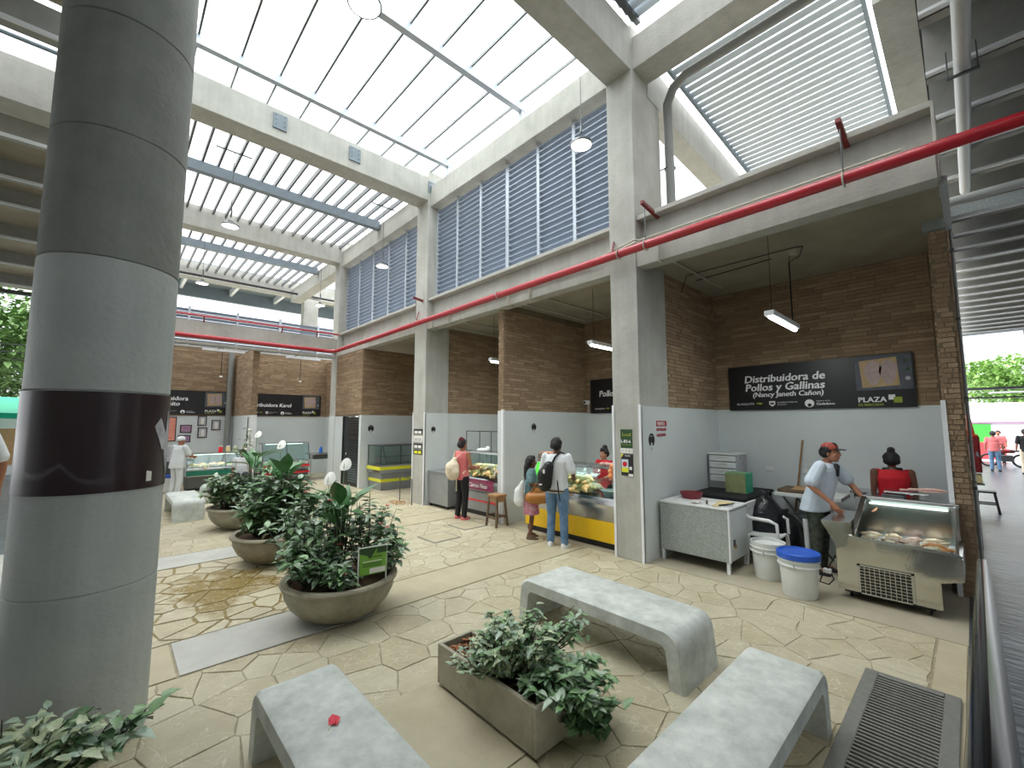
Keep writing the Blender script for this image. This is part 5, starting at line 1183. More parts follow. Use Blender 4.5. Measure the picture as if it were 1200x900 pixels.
em = MB().sphere((0,0,0),(.02,.02,.026),8,6).build('egg','egg',smooth=180); eg = em.data; bpy.data.objects.remove(em)
for a in range(5):
    for b in range(5): put('egg',eg,t,loc=(-.10+a*.052,-.13+b*.055,.15))
t = thing('price_card','neon green price card beside the egg trays','card',(5.98,5.55,1.05)); MB().bar((5.96,5.62,1.02),(6.06,5.62,1.26),.30,.004,(1,0,0)).build('card','neon_paper',t); MB().bar((5.93,5.62,.86),(5.97,5.62,1.02),.26,.004,(1,0,0)).build('lower_card','awning_teal',t)
t = thing('orange_bag','bright orange bag hanging at the end of the chicken case','bag',(5.98,3.97,1.1)); mb = MB(); rnd = random.Random(6)
for k in range(9): mb.sphere((6.0+rnd.uniform(-.04,.08),3.98+rnd.uniform(-.03,.1),1.1+k*.025),(.055,.05,.05),8,6)
mb.build('bag_cloth','orange_meat',t,smooth=180)
t = thing('meat_pack','pink meat packs on top of the chicken case','meat',(6.3,4.25,1.28)); mb = MB()
for k in range(6): mb.sphere((6.25+rnd.uniform(-.05,.05),4.1+k*.06,1.305),(.05,.045,.03),8,6)
mb.build('meat','meat_pink',t,smooth=180)

# ================================================================== STALL 3
c3 = glass_case('steel display case with red stripe and purple lettered sign', 5.95,6.7,6.76,8.05,'bin_steel',zt=1.34,zg=.80,band=.5,belly='bin_steel',stripes=((.30,.335,'red_stripe'),))
flat(rect(0,0,.86,.22),(5.925,7.78,.56),UY,NX,'purple_sign',c3,'lettered_panel',.004); text('Carnes Finas',.125,(5.919,7.77,.61),UY,NX,'sign_white',c3,bold=.003,shear=.25)
poultry(10,(6.02,6.85,6.45,7.95),.82,'plucked yellow chicken in the case with the purple sign','chickens in the purple sign case',('chicken','chicken_pale'),7,k=(1.0,1.2)); poultry(8,(6.05,6.95,6.4,7.85),.95,'yellow chicken on top of the heap in the purple sign case','chickens heaped in the purple sign case',('chicken','chicken_pale'),8,k=(.95,1.15))
t = thing('plastic_bag','white plastic bag lying on the third stall case','bag',(6.3,7.75,1.36)); MB().sphere((6.3,7.72,1.39),(.14,.18,.05),12,8).sphere((6.35,7.62,1.42),(.06,.07,.06),10,6).build('bag_body','white_plastic',t,smooth=180)
t = thing('white_strap','white strap hanging down at the end of the third case','strap',(6.0,6.88,.9)); MB().tube([(6.2,6.85,1.33),(6.06,6.92,1.1),(5.99,6.98,.9)],.018,6).build('strap','white_plastic',t)
t = thing('wire_rack','thin wire rack frame behind the third stall case','rack',(6.86,8.1,0)); mb = MB()
yy = (7.0,7.6,8.1,8.55,9.1)
for y in yy: mb.tube([(6.86,y,0),(6.86,y,1.80)],.011,6)
mb.build('upright','steel_dark',t); MB().tube([(6.86,7.0,1.80),(6.86,9.1,1.80)],.011,6).build('top_wire','steel_dark',t); MB().tube([(6.86,7.0,1.3),(6.86,9.1,1.3)],.011,6).build('middle_wire','steel_dark',t)
t = thing('metal_bin','dark grey metal box standing by the second pillar','box',(6.1,8.8,0)); MB().box((5.80,8.4,.07),(6.38,9.24,.82)).build('bin_body','bin_steel',t,bevel=.008); MB().box((5.78,8.38,.82),(6.4,9.25,.85)).build('lid','bin_steel',t,bevel=.004)
for x in (5.86,6.32):
    for y in (8.46,9.18): MB().lathe([(.03,0),(.03,.07)],(x,y,0),10,cap=True).build('castor','rubber',t)
t = thing('wooden_stool','small worn wooden stool in front of the divider','stool',(5.68,6.52,0)); sx, sy = 5.66, 6.50
MB().box((sx-.13,sy-.15,.56),(sx+.13,sy+.15,.61)).build('seat','wood',t,bevel=.006); B('apron',(sx-.11,sy-.13,.47),(sx+.11,sy+.13,.56),'wood',t)
for a in (-1,1):
    for b in (-1,1): MB().bar((sx+a*.10,sy+b*.11,.56),(sx+a*.145,sy+b*.15,0),.035,.035).build('leg','wood_dark',t)
    MB().bar((sx+a*.13,sy-.14,.17),(sx+a*.13,sy+.14,.17),.025,.04).build('stretcher','wood_dark',t); MB().bar((sx-.13,sy+a*.135,.2),(sx+.13,sy+a*.135,.2),.025,.04).build('stretcher','wood_dark',t)
t = thing('queue_stand','thin metal stand at the foot of the second pillar','stand',(5.55,9.8,0)); MB().tube([(5.5,9.5,0),(5.5,9.5,.62),(5.5,10.1,.66)],.014,8).build('post','steel_dark',t); MB().tube([(5.5,10.1,.66),(5.5,10.1,0)],.014,8).build('post','steel_dark',t)
t = thing('swept_litter','small heap of brown swept litter by the second pillar','litter',(5.35,9.9,0)); mb = MB(); rnd = random.Random(12)
for k in range(40): mb.obox((5.4+rnd.gauss(0,.1),9.95+rnd.gauss(0,.16),.012+rnd.uniform(0,.03)),(rnd.uniform(.03,.09),rnd.uniform(.02,.05),.008),Matrix.Rotation(rnd.uniform(0,3),3,'Z'))
mb.build('litter_pieces',['sweep'],t,kind='stuff')
# ================================================================== STALL 4 (empty case) and store door
t = thing('display_case','empty glass display case with two lime yellow stripes','display case',(6.5,12.5,0)); x0,x1,y0,y1 = 5.92,7.3,12.1,13.0
MB().box((x0+.06,y0+.05,.0),(x1,y1,.5)).build('base','bin_steel',t,bevel=.01); MB().box((x0,y0,.5),(x1,y1,.76)).build('counter','steel',t,bevel=.01)
for a,b in (((x0-.008,y0-.008,.60),(x1,y0,.70)),((x0-.008,y0,.60),(x0,y1,.70)),((x0+.05,y0+.042,.24),(x1,y0+.05,.33)),((x0+.052,y0+.05,.24),(x0+.06,y1,.33))): B('stripe',a,b,'yellow_lime',t)
for a in (x0+.02,6.6,x1-.03): B('corner_post',(a,y0+.02,.76),(a+.025,y0+.045,1.32),'steel_dark',t)
B('corner_post',(x0+.02,y1-.04,.76),(x0+.045,y1-.015,1.32),'steel_dark',t)
MB().bar((x0+.3,y0+.2,.77),(x0+.1,y0+.06,1.32),.025,.025).build('glass_brace','steel_dark',t)
MB().box((x0,y0,1.31),(x1,y1,1.335)).build('top_frame','steel_dark',t); B('side_glass',(x0+.03,y0+.025,.77),(x1-.03,y0+.035,1.31),GLT,t); B('front_glass',(x0+.025,y0+.04,.77),(x0+.035,y1-.04,1.31),GLT,t)
B('inner_shelf',(x0+.3,y0+.4,.95),(x1-.1,y1-.05,.965),GLT,t)
d = thing('door_1','dark slatted metal door of the store room',None,(5.74,13.85,0),kind='structure')
dl = B('door_leaf',(5.73,13.25,0),(5.77,14.45,2.2),'door_dark',d)
for y in (13.22,14.46): B('door_frame',(5.7,y-.03,0),(5.8,y+.03,2.23),'door_dark',d)
for k in range(26): MB().obox((5.722,13.62,.16+k*.078),(.02,.66,.05),Matrix.Rotation(.5,3,'Y')).build('slat','steel_dark',dl)
MB().sphere((5.70,14.08,1.0),.035,10,8).build('knob','steel',dl)

# ================================================================== FAR STALLS
def far_case(label, x0, x1, y0, y1, base, zt=1.1, zg=.7, stripes=(), frame='steel'):
    t = thing('display_case', label, 'display case', ((x0+x1)/2,(y0+y1)/2,0))
    MB().box((x0+.02,y0+.06,.08),(x1-.02,y1,.42)).build('base_panel',base,t,bevel=.01); B('plinth',(x0+.05,y0+.1,0),(x1-.05,y1,.08),'black',t)
    MB().box((x0,y0,.42),(x1,y1,zg)).build('belly',frame,t,bevel=.01)
    MB().prism([(y0+.01,zg),(y0+.02,zg),(y0+.19,zt),(y0+.18,zt)],'x',x0+.02,x1-.02).build('front_glass',GL,t); MB().box((x0,y0+.16,zt),(x1,y1-.05,zt+.03)).build('top_shelf',frame,t)
    for x in (x0,(x0+x1)/2,x1-.025): MB().bar((x+.012,y0+.01,zg),(x+.012,y0+.18,zt),.025,.02).build('glass_frame','steel_dark',t)
    case_lamp(t,(x0+x1)/2,(y0+y1)/2,zt-.02,'x',(x1-x0)*.8,4)
    for z0,z1,m in stripes: B('stripe',(x0,y0-.01,z0),(x1,y0,z1),m,t)
    return t
far_case('far display case with teal band and orange chicken', 1.68,3.6,15.75,16.5,'steel_dark',1.07,.66,((.45,.6,'teal_panel'),))
poultry(22,(1.75,15.85,3.5,16.35),.67,'small chicken piece in the teal banded case','poultry in the teal banded case',('orange_meat','chicken','meat_pink','chicken_pale'),21,k=(.7,.9),cat='chicken')
c5 = far_case('far display case with red stripes under the far sign', 3.75,5.25,16.2,16.9,'steel_dark',1.3,.72,((.50,.57,'red_stripe'),(.28,.34,'red_stripe')),'steel'); text('Carnes Finas',.16,(4.35,16.185,.60),UX,NY,'sign_white',c5,bold=.003,shear=.25)
t = thing('steel_counter','narrow steel sink counter beside the red striped case','counter',(5.75,16.6,0)); MB().box((5.3,16.3,.86),(6.3,16.9,.92)).build('counter_top','steel',t,bevel=.005); MB().box((5.45,16.4,.70),(6.0,16.85,.86)).build('sink_bowl','steel_dark',t)
for x in (5.35,6.25): B('leg',(x-.02,16.35,0),(x+.02,16.39,.86),'steel',t)
t = thing('soap_bottle','blue bottle standing on the steel sink counter','bottle',(5.75,16.6,.92)); MB().lathe([(0,0),(.06,0),(.065,.12),(.03,.2),(.02,.24),(0,.24)],(5.75,16.6,.92),12).build('bottle_body','blue_bottle',t,smooth=40); MB().box((5.72,16.58,1.15),(5.79,16.62,1.18)).build('trigger','white_plastic',t)
for i,(x0,z0,x1,z1,m) in enumerate(((2.17,1.92,2.43,2.26,'photo_grey'),(2.19,1.5,2.46,1.86,'photo_grey'),(2.57,1.76,2.84,2.12,'photo_grey'),(1.70,1.68,2.02,1.95,'photo_mauve'),(1.66,1.36,2.0,1.6,'photo_mauve'),(1.25,1.4,1.6,2.22,'pink_poster'))):
    t = thing('wall_picture',('upper dark framed photograph on the far tiled wall','lower dark framed photograph on the far tiled wall','rightmost dark framed photograph on the far tiled wall','mauve framed certificate on the far tiled wall','faded pink notice above the woman in white','tall pink poster beside the round column')[i],'picture',(x0,18.26,z0)); fr = B('frame',(x0,18.262,z0),(x1,18.286,z1),'frame_dark',t); B('picture',(x0+.03,18.256,z0+.03),(x1-.03,18.262,z1-.03),m,fr)
    if m == 'photo_grey': B('figure',((x0+x1)/2-.04,18.254,z0+.06),((x0+x1)/2+.05,18.256,z1-.08),'paper',t)
t = thing('hanging_flowers','dark stemmed spray of white flowers on the far divider','flowers',(3.15,15.4,1.3)); mb = MB(); rnd = random.Random(4)
MB().tube([(3.12,15.45,1.1),(3.1,15.42,1.6),(3.12,15.46,2.2)],.015,6).build('stem','stem',t)
for k in range(26): leaf_geo(mb,(3.12+rnd.gauss(0,.09),15.42+rnd.gauss(0,.05),1.2+abs(rnd.gauss(0,.35))),rdir(rnd),(0,0,1),.12,.07)
mb.build('dark_leaves','leaf_dark',t,recalc=False)
for k in range(9): MB().sphere((3.12+rnd.gauss(0,.1),15.36,1.2+abs(rnd.gauss(0,.3))),.045,8,6).build('blossom','petal_white',t,smooth=180)
for i,x in enumerate((2.55,2.75,2.95,3.2)):
    t = thing('jar',('red topped jar on the teal banded case','pale jar on the teal banded case beside the red topped one','third jar on the teal banded case','last jar on the teal banded case by the divider')[i],'jar',(x,16.15,1.1)); MB().lathe([(0,0),(.06,0),(.06,.14),(.04,.17),(0,.17)],(x,16.15,1.1),12).build('jar_body',('red_stripe','cream_paper','leaf_pale','photo_board')[i],t,smooth=40); MB().lathe([(.045,.17),(.045,.2),(0,.2)],(x,16.15,1.1),12).build('lid','white_plastic',t)
MB().tube([(3.03,18.1,0),(3.03,18.1,4.6)],.09,14).build('grey_standpipe','drain_pipe',label='grey vertical standpipe between the two far signs',category='pipe',smooth=40)
t = thing('blue_crate','white crate with a dark blue rim by the woman in white','crate',(1.0,16.3,0)); MB().box((.85,16.0,0),(1.35,16.4,.42)).build('crate_body','white_plastic',t,bevel=.02); MB().box((.84,15.99,.42),(1.36,16.41,.48)).build('rim','blue_lid',t); 
t = thing('dark_cabinet','dark cabinet behind the woman in white','cabinet',(1.0,16.8,0)); MB().box((.8,16.6,0),(1.4,17.1,.85)).build('body','steel_dark',t,bevel=.01); MB().box((.85,16.65,.85),(1.35,17.05,1.3)).build('upper_unit','photo_grey',t,bevel=.01)
# ================================================================== PEOPLE
def fuse(mb, name, mat, parent, vox=.011, it=4, smooth_f=.5):
    """weld overlapping rounded shapes into one continuous skin"""
    o = mb.build('tmp', mat, None, recalc=True)
    m = o.modifiers.new('r','REMESH'); m.mode = 'VOXEL'; m.voxel_size = vox; m.use_smooth_shade = True
    s = o.modifiers.new('s','SMOOTH'); s.iterations = it; s.factor = smooth_f
    dg = bpy.context.evaluated_depsgraph_get()
    me = bpy.data.meshes.new_from_object(o.evaluated_get(dg)); old = o.data
    bpy.data.objects.remove(o); bpy.data.meshes.remove(old)
    me.name = name; me.materials.clear(); me.materials.append(MATS[mat])
    me.polygons.foreach_set('use_smooth', [True]*len(me.polygons))
    return put(name, me, parent)
def hand(mb, w, d, pn, k=1.0, curl=.5, side=1):
    """palm and five bent fingers at wrist w; d along the hand, pn = palm normal"""
    d = Vector(d).normalized(); pn = Vector(pn); pn = (pn - d*pn.dot(d)).normalized(); s = d.cross(pn)*side; w = Vector(w)
    for t in (.02,.05,.075): mb.sphere(w+d*t*k,(.034*k,.034*k,.034*k),8,6); 
    for q in (-.022,.0,.022): mb.limb([w+d*.03*k+s*q*k, w+d*.085*k+s*q*1.15*k],[.015*k,.014*k],8)
    for i,(q,L) in enumerate(((-.033,.07),(-.011,.08),(.011,.077),(.033,.06))):
        b = w+d*.09*k+s*q*k; a1 = curl*.5; a2 = curl*1.25
        p1 = b+(d*math.cos(a1)+pn*math.sin(a1))*L*.45*k; p2 = p1+(d*math.cos(a2)+pn*math.sin(a2))*L*.35*k; p3 = p2+(d*math.cos(a2*1.3)+pn*math.sin(a2*1.3))*L*.25*k
        mb.limb([b,p1,p2,p3],[.0098*k,.0092*k,.0084*k,.007*k],8)
    b = w+d*.03*k-s*.028*k; p1 = b+(d*.6-s*.7+pn*.25).normalized()*.035*k; p2 = p1+(d*.9-s*.25+pn*.35).normalized()*.035*k
    mb.limb([b,p1,p2],[.014*k,.011*k,.008*k],8)
def person(label, loc, rz, h=1.7, skin='skin_tan', armR=None, armL=None, legs=None, head=(0,0), lean=0, build=1.0, top=('cloth_white','short'), bottom=('denim','trousers'), hair=('hair','short'), shoes='white_plastic', seated=False, vox=.010, hands=True, group=None):
    k = h/1.7
    t = thing('person', label, 'person', loc, rz, group)
    def V(x, y, z): return Vector((x*k, y*k, z*k))
    hipz = .90 if not seated else .50
    dz = hipz-.90
    def L(p):   # upper body lean about the hips
        p = Vector(p); y = p.y; z = p.z-.9; c, s_ = math.cos(lean), math.sin(lean)
        return Vector((p.x, y*c+z*s_, .9+z*c-y*s_+dz))*k
    bw = build
    shR, shL = L((.185*bw,0,1.40)), L((-.185*bw,0,1.40))
    aR = armR or ((.24,-.03,1.12),(.25,.05,.88),(.02,.1,-1)); aL = armL or ((-.24,-.03,1.12),(-.25,.05,.88),(.02,.1,-1))
    eR, wR, eL, wL = L(aR[0]), L(aR[1]), L(aL[0]), L(aL[1])
    if legs is None:
        legs = (((.09,0,.90),(.10,.02,.48),(.11,-.02,.08),(.13,.16,.03)), ((-.09,0,.90),(-.10,.02,.48),(-.11,-.02,.08),(-.13,.16,.03)))
        if seated: legs = (((.10,.02,.50),(.14,.42,.50),(.14,.44,.08),(.15,.60,.03)), ((-.10,.02,.50),(-.14,.42,.50),(-.14,.44,.08),(-.15,.60,.03)))
    leg = [[V(*p) for p in q] for q in legs]
    def torso(mb, e):
        secs = [(.155,.115,.84),(.165,.12,.92),(.14,.10,1.06),(.155,.11,1.20),(.17,.112,1.32),(.15,.09,1.40),(.09,.07,1.445)]
        vs = []; n = 18
        for rx, ry, z in secs:
            for j in range(n):
                a = 2*PI*j/n; p = L((rx*bw*math.cos(a), ry*bw*math.sin(a), z)); c = L((0,0,z)); vs.append(c+(p-c)*(1+e/(.12*k)))
        m = len(secs)
        mb.add(vs,[(i*n+j,i*n+(j+1)%n,(i+1)*n+(j+1)%n,(i+1)*n+j) for i in range(m-1) for j in range(n)]+[tuple(range(n-1,-1,-1)),tuple((m-1)*n+j for j in range(n))])
    def arm(mb, e, upto, side):
        s_, el, w = (shR,eR,wR) if side > 0 else (shL,eL,wL)
        r = [(.045*bw+e)*k,(.046*bw+e)*k,(.040+e)*k]
        if upto == 'cap': mb.sphere(s_-Vector((side*.035*k,0,-.01*k)),.045*k,10,8)
        elif upto == 'half': mb.limb([s_,s_.lerp(el,.45),s_.lerp(el,.78)],[r[0],r[1]*1.08,r[1]*1.12],10)
        elif upto == 'long': mb.limb([s_,s_.lerp(el,.5),el,el.lerp(w,.5),w],[r[0],r[1],r[2],r[2]*.95,.034*k+e*k],10)
        else: mb.limb([s_,s_.lerp(el,.5),el,el.lerp(w,.35),w],[.05*k*bw,.043*k*bw,.036*k,.036*k,.024*k],10)
    # --- head
    hy, hp = head; HC = L((0,.015,1.575)); HR = Matrix.Rotation(hy,3,'Z') @ Matrix.Rotation(-hp-lean*.6,3,'X')
    def Hd(x, y, z): return HC+HR@(Vector((x,y,z))*k)
    body = MB()
    body.limb([L((0,-.01,1.42)),L((0,0,1.48)),Hd(0,-.01,-.03)],[.055*k,.05*k,.052*k],12)
    body.sphere(Hd(0,-.015,.03),(.074*k,.094*k,.092*k),16,12,rot=HR); body.sphere(Hd(0,.025,-.04),(.058*k,.066*k,.075*k),14,10,rot=HR); body.sphere(Hd(0,.05,-.09),(.034*k,.03*k,.026*k),10,8,rot=HR)
    body.limb([Hd(0,.085,.012),Hd(0,.107,-.022),Hd(0,.096,-.034)],[.010*k,.013*k,.013*k],8)
    for s_ in (-1,1):
        body.sphere(Hd(s_*.074,-.005,-.01),(.010*k,.02*k,.032*k),8,6,rot=HR); body.sphere(Hd(s_*.03,.082,.022),(.022*k,.012*k,.008*k),8,6,rot=HR); body.sphere(Hd(s_*.038,.062,-.03),(.02*k,.02*k,.018*k),8,6,rot=HR)
    body.sphere(Hd(0,.082,-.058),(.024*k,.012*k,.009*k),8,6,rot=HR)
    torso(body,-.014*k)
    for s_ in (-1,1):
        arm(body,0,'skin',s_); q = leg[0 if s_ > 0 else 1]
        body.limb([q[0],q[0].lerp(q[1],.5),q[1],q[1].lerp(q[2],.35),q[2]],[.082*k*bw,.068*k*bw,.05*k,.05*k,.036*k],12)
        body.limb([q[2],q[2].lerp(q[3],.6)],[.034*k,.018*k],8)
        a = aR if s_ > 0 else aL; w = wR if s_ > 0 else wL; e_ = eR if s_ > 0 else eL
        if hands: hand(body, w, (w-e_).normalized()+Vector(a[2])*.35 if len(a) > 2 else (w-e_), (-s_*.9,.25,0) if len(a) < 4 else a[3], k, .55, s_)
    fuse(body,'body',skin,t,vox*.8,3)
    # --- face marks
    for s_ in (-1,1): ey = MB().sphere(Hd(s_*.03,.083,.006),(.011*k,.007*k,.006*k),8,6,rot=HR).build('eye','petal_white',t,world=False,smooth=180); MB().sphere(Hd(s_*.03,.0895,.006),(.0052*k,.003*k,.0055*k),8,6,rot=HR).build('iris','hair',ey,world=False); MB().sphere(Hd(s_*.03,.09,.026),(.02*k,.006*k,.004*k),8,6,rot=HR).build('eyebrow','hair',t,world=False)
    MB().sphere(Hd(0,.0915,-.058),(.022*k,.006*k,.005*k),8,6,rot=HR).build('mouth','basin_red',t,world=False)
    # --- clothes
    tm, ts = top; mb = MB(); torso(mb,.012*k)
    mb2 = mb
    for s_ in (-1,1): arm(mb2,.012 if ts != 'loose' else .026,{'short':'half','sleeveless':'cap','long':'long','loose':'half'}[ts],s_)
    if ts == 'loose':
        mb2.loft([(L((0,0,.78)),.21*k*bw,.165*k),(L((0,0,.95)),.205*k*bw,.165*k),(L((0,.01,1.15)),.19*k*bw,.15*k),(L((0,0,1.34)),.185*k*bw,.13*k)],18)
    if ts == 'short': mb2.loft([(L((0,0,.86)),.182*k*bw,.142*k),(L((0,0,1.0)),.17*k*bw,.135*k),(L((0,0,1.2)),.178*k*bw,.135*k)],18)
    fuse(mb2,'shirt',tm,t,vox,5)
    bm_, bs = bottom; mb = MB()
    if bs == 'trousers':
        mb.loft([((0,0,hipz*k-.06*k),.15*k*bw,.115*k),((0,0,hipz*k+.03*k),.172*k*bw,.132*k),((0,0,hipz*k+.10*k),.155*k*bw,.12*k)],18)
        for q in leg: mb.limb([q[0],q[0].lerp(q[1],.5),q[1],q[1].lerp(q[2],.5),q[2].lerp(q[1],.0)],[.10*k*bw,.088*k*bw,.07*k,.066*k,.06*k],12)
    else:
        mb.loft([((0,.01,.50*k),.21*k,.17*k),((0,0,.70*k),.19*k,.155*k),((0,0,.86*k),.18*k*bw,.142*k),((0,0,1.0*k),.15*k*bw,.118*k)],20)
    fuse(mb,bs if bs == 'trousers' else 'skirt',bm_,t,vox,4)
    for q in leg:
        d = (q[3]-q[2]); d.z = 0; d.normalize(); s_ = Vector((-d.y,d.x,0)); c = Vector((q[2].x,q[2].y,0)); mb = MB(); vs = []; n = 14
        for z, e in ((0,1.0),(.025,1.04),(.055,.95),(.085,.7)):
            for j in range(n):
                a = 2*PI*j/n; u = math.cos(a); v = math.sin(a); fr = .17 if u > 0 else .075
                if z > .05 and u > 0: fr *= .55
                vs.append(c+d*(u*fr*k*e)+s_*(v*.046*k*e)+Vector((0,0,z*k)))
        mb.add(vs,[(i*n+j,i*n+(j+1)%n,(i+1)*n+(j+1)%n,(i+1)*n+j) for i in range(3) for j in range(n)]+[tuple(range(n-1,-1,-1)),tuple(3*n+j for j in range(n))]).build('shoe',shoes,t,world=False,smooth=50)
    # --- hair
    hm, hs = hair; mb = MB()
    if hs != 'none':
        for x,y,z,r in ((0,-.03,.05,.088),(0,-.06,.01,.082),(.035,-.02,.045,.066),(-.035,-.02,.045,.066),(0,.03,.085,.055),(.05,-.045,-.01,.05),(-.05,-.045,-.01,.05)): mb.sphere(Hd(x,y,z),r*k*(.98 if hs == 'short' else 1.06),12,10,rot=HR)
        if hs == 'bun': mb.sphere(Hd(.0,-.05,.155),.05*k,12,8); mb.sphere(Hd(0,-.04,.115),.05*k,10,8)
        if hs == 'topbun': mb.sphere(Hd(.0,-.04,.15),(.06*k,.06*k,.05*k),12,8)
        if hs == 'long':
            for s_ in (-1,0,1): mb.limb([Hd(s_*.04,-.08,.0),Hd(s_*.05,-.115,-.12),Hd(s_*.05,-.125,-.28),Hd(s_*.04,-.12,-.44)],[.055*k,.05*k,.045*k,.02*k],10)
        fuse(mb,'hair',hm,t,vox*.8,3)
    t['_k'] = k
    return t, Hd, L, k
def sub(t, mb, name, mat, **k): return mb.build(name, mat, t, world=False, **k)

# man with the black bag at the chicken case
t, Hd, L, k = person('man in white polo and jeans with a black cross body bag', (5.46,4.76,0), math.radians(-72), 1.76, 'skin_dark', armR=((.27,.02,1.13),(.20,.24,1.05),(0,.5,0)), armL=((-.26,.02,1.12),(-.2,.22,1.02),(0,.5,0)), legs=(((.09,0,.90),(.115,.0,.48),(.135,-.03,.08),(.17,.14,.03)),((-.09,0,.90),(-.11,.03,.48),(-.115,.0,.08),(-.16,.16,.03))), top=('cloth_white','short'), bottom=('denim','trousers'), hair=('hair','short'), build=1.08)
sub(t, MB().loft([((0,0,.855*k),.19*k,.15*k),((0,0,.885*k),.19*k,.15*k)],20),'belt','wood_dark'); 
bg = thing('cross_body_bag','black cross body bag on the back of the man in jeans','bag',(5.46,4.76,0), math.radians(-72)); mb = MB()
mb.limb([(-.12,-.22,.98*k),(-.11,-.225,1.12*k),(-.05,-.205,1.26*k)],[.12,.13,.085],12); fuse(mb,'bag_body','black',bg,.012,4)
MB().tube([(-.02,-.17,1.28*k),(.03,-.135,1.40*k),(.09,-.04,1.475*k),(.10,.06,1.45*k),(.0,.16,1.3*k),(-.14,.15,1.08*k),(-.2,.0,.98*k),(-.17,-.14,.95*k)],.017,8).build('strap','black',bg,world=False); MB().tube([(.06,-.12,1.05*k),(.10,-.16,.85*k),(.12,-.15,.72*k)],.01,6).build('loose_strap','black',bg,world=False)
MB().box((-.09,-.352,1.16*k),(-.06,-.345,1.22*k)).build('white_tag','paper',bg,world=False); MB().box((-.16,-.352,.98*k),(-.11,-.345,1.0*k)).build('white_tag','paper',bg,world=False)
# girl with the tan bag
t, Hd, L, k = person('girl in teal top and pink patterned skirt holding a tan bag', (5.50,5.40,0), math.radians(-138), 1.42, 'skin_dark', armR=((.25,.0,1.14),(.12,.24,1.10),(0,.4,.1)), armL=((-.24,.02,1.13),(-.1,.25,1.08),(0,.4,.1)), top=('cloth_teal','short'), bottom=('cloth_floral','skirt'), hair=('hair','long'), shoes='wood_dark', head=(.15,0))
bg = thing('shoulder_bag','tan leather bag carried by the girl at the case','bag',(5.50,5.40,0), math.radians(-138)); mb = MB(); mb.limb([(.16,.12,.72),(.2,.26,.73),(.17,.0,.72)],[.12,.10,.10],12); mb.limb([(.18,.1,.84),(.18,.22,.84)],[.06,.06],10); fuse(mb,'bag_body','leather_tan',bg,.012,4); MB().tube([(.2,.0,.8),(.24,.1,.98),(.2,.24,.82)],.012,6).build('handle','leather_tan',bg,world=False)
bg = thing('plastic_bag','white carrier bag hanging behind the girl','bag',(5.50,5.40,0), math.radians(-138)); mb = MB(); mb.limb([(.12,-.2,.66),(.12,-.2,.82),(.14,-.14,.98)],[.1,.085,.03],12); fuse(mb,'bag_body','white_plastic',bg,.012,4)
# woman in pink at the third stall
t, Hd, L, k = person('woman in pink sleeveless top and black trousers at the third stall', (5.50,7.45,0), math.radians(-86), 1.66, 'skin_tan', armR=((.27,.02,1.14),(.16,.3,1.10),(0,.5,0)), armL=((-.25,.02,1.12),(-.1,.3,1.06),(0,.5,0)), top=('cloth_pink','sleeveless'), bottom=('cloth_black','trousers'), hair=('hair','short'), shoes='cloth_pink', build=1.05)
sub(t, MB().sphere(Hd(0,-.03,.11),(.07,.075,.055),12,8).sphere(Hd(.02,-.06,.14),(.045,.045,.04),10,6),'hair_bun','hair_maroon',smooth=180)
bg = thing('drawstring_backpack','cream drawstring backpack on the woman in pink','bag',(5.50,7.45,0), math.radians(-86)); mb = MB(); mb.limb([(0,-.25,.96),(0,-.26,1.08),(0,-.2,1.24)],[.14,.15,.06],14); mb.sphere((0,-.26,1.0),(.19,.12,.15),14,10); fuse(mb,'bag_body','cloth_cream',bg,.012,4)
for s_ in (-1,1): MB().tube([(s_*.05,-.2,1.28),(s_*.12,-.1,1.40),(s_*.13,.06,1.36),(s_*.14,.1,1.15),(s_*.15,-.1,.95)],.009,6).build('cord','cloth_cream',bg,world=False)
MB().tube([(.06,-.2,.9),(.06,-.2,.6)],.012,6).build('hanging_cord','cloth_cream',bg,world=False)
# man with the cap
t, Hd, L, k = person('man in loose white shirt and printed cap leaning over the steel case', (7.15,1.52,0), math.radians(172), 1.76, 'skin_tan', armR=((.33,-.02,1.15),(.30,.24,1.02),(0,.1,-.9)), armL=((-.26,.22,1.22),(-.14,.46,1.08),(0,.5,-.1)), top=('cloth_blue_white','loose'), bottom=('camo','trousers'), hair=('hair','short'), shoes='rubber', lean=.27, head=(-.1,-.2), build=1.1)
cp = MB(); HRp = [Hd(.088*math.cos(a)*q,.10*math.sin(a)*q-.012,z) for z,q in ((.045,1.0),(.09,.97),(.115,.8),(.135,.45),(.14,.05)) for a in [2*PI*j/18 for j in range(18)]]
cp.add(HRp,[(i*18+j,i*18+(j+1)%18,(i+1)*18+(j+1)%18,(i+1)*18+j) for i in range(4) for j in range(18)]); cap = sub(t,cp,'cap','cap_print',smooth=60)
br = MB(); pts = [Hd(-.07,.055,.05),Hd(-.06,.13,.042),Hd(-.03,.165,.036),Hd(.03,.165,.036),Hd(.06,.13,.042),Hd(.07,.055,.05)]; pu = [p+Vector((0,0,.008)) for p in pts]; br.add(pts+pu,[(5,4,3,2,1,0),(6,7,8,9,10,11)]+[(i,(i+1)%6,6+(i+1)%6,6+i) for i in range(6)]); sub(cap,br,'cap_brim','black')
sub(t, MB().limb([L((0,.105,1.42)),L((0,.145,1.32))],[.045,.02],10),'undershirt','black',smooth=180)
# woman in red at the nearest stall
t, Hd, L, k = person('woman in red sleeveless top with hair in a bun, back turned', (8.02,.80,0), math.radians(-70), 1.60, 'skin_dark', top=('cloth_red','sleeveless'), bottom=('cloth_black','trousers'), hair=('hair','bun'), shoes='rubber', build=1.12, head=(-.1,0))
sub(t, MB().limb([L((-.09,-.02,1.445)),L((.09,-.02,1.445))],[.03,.03],10),'collar','black',smooth=180)
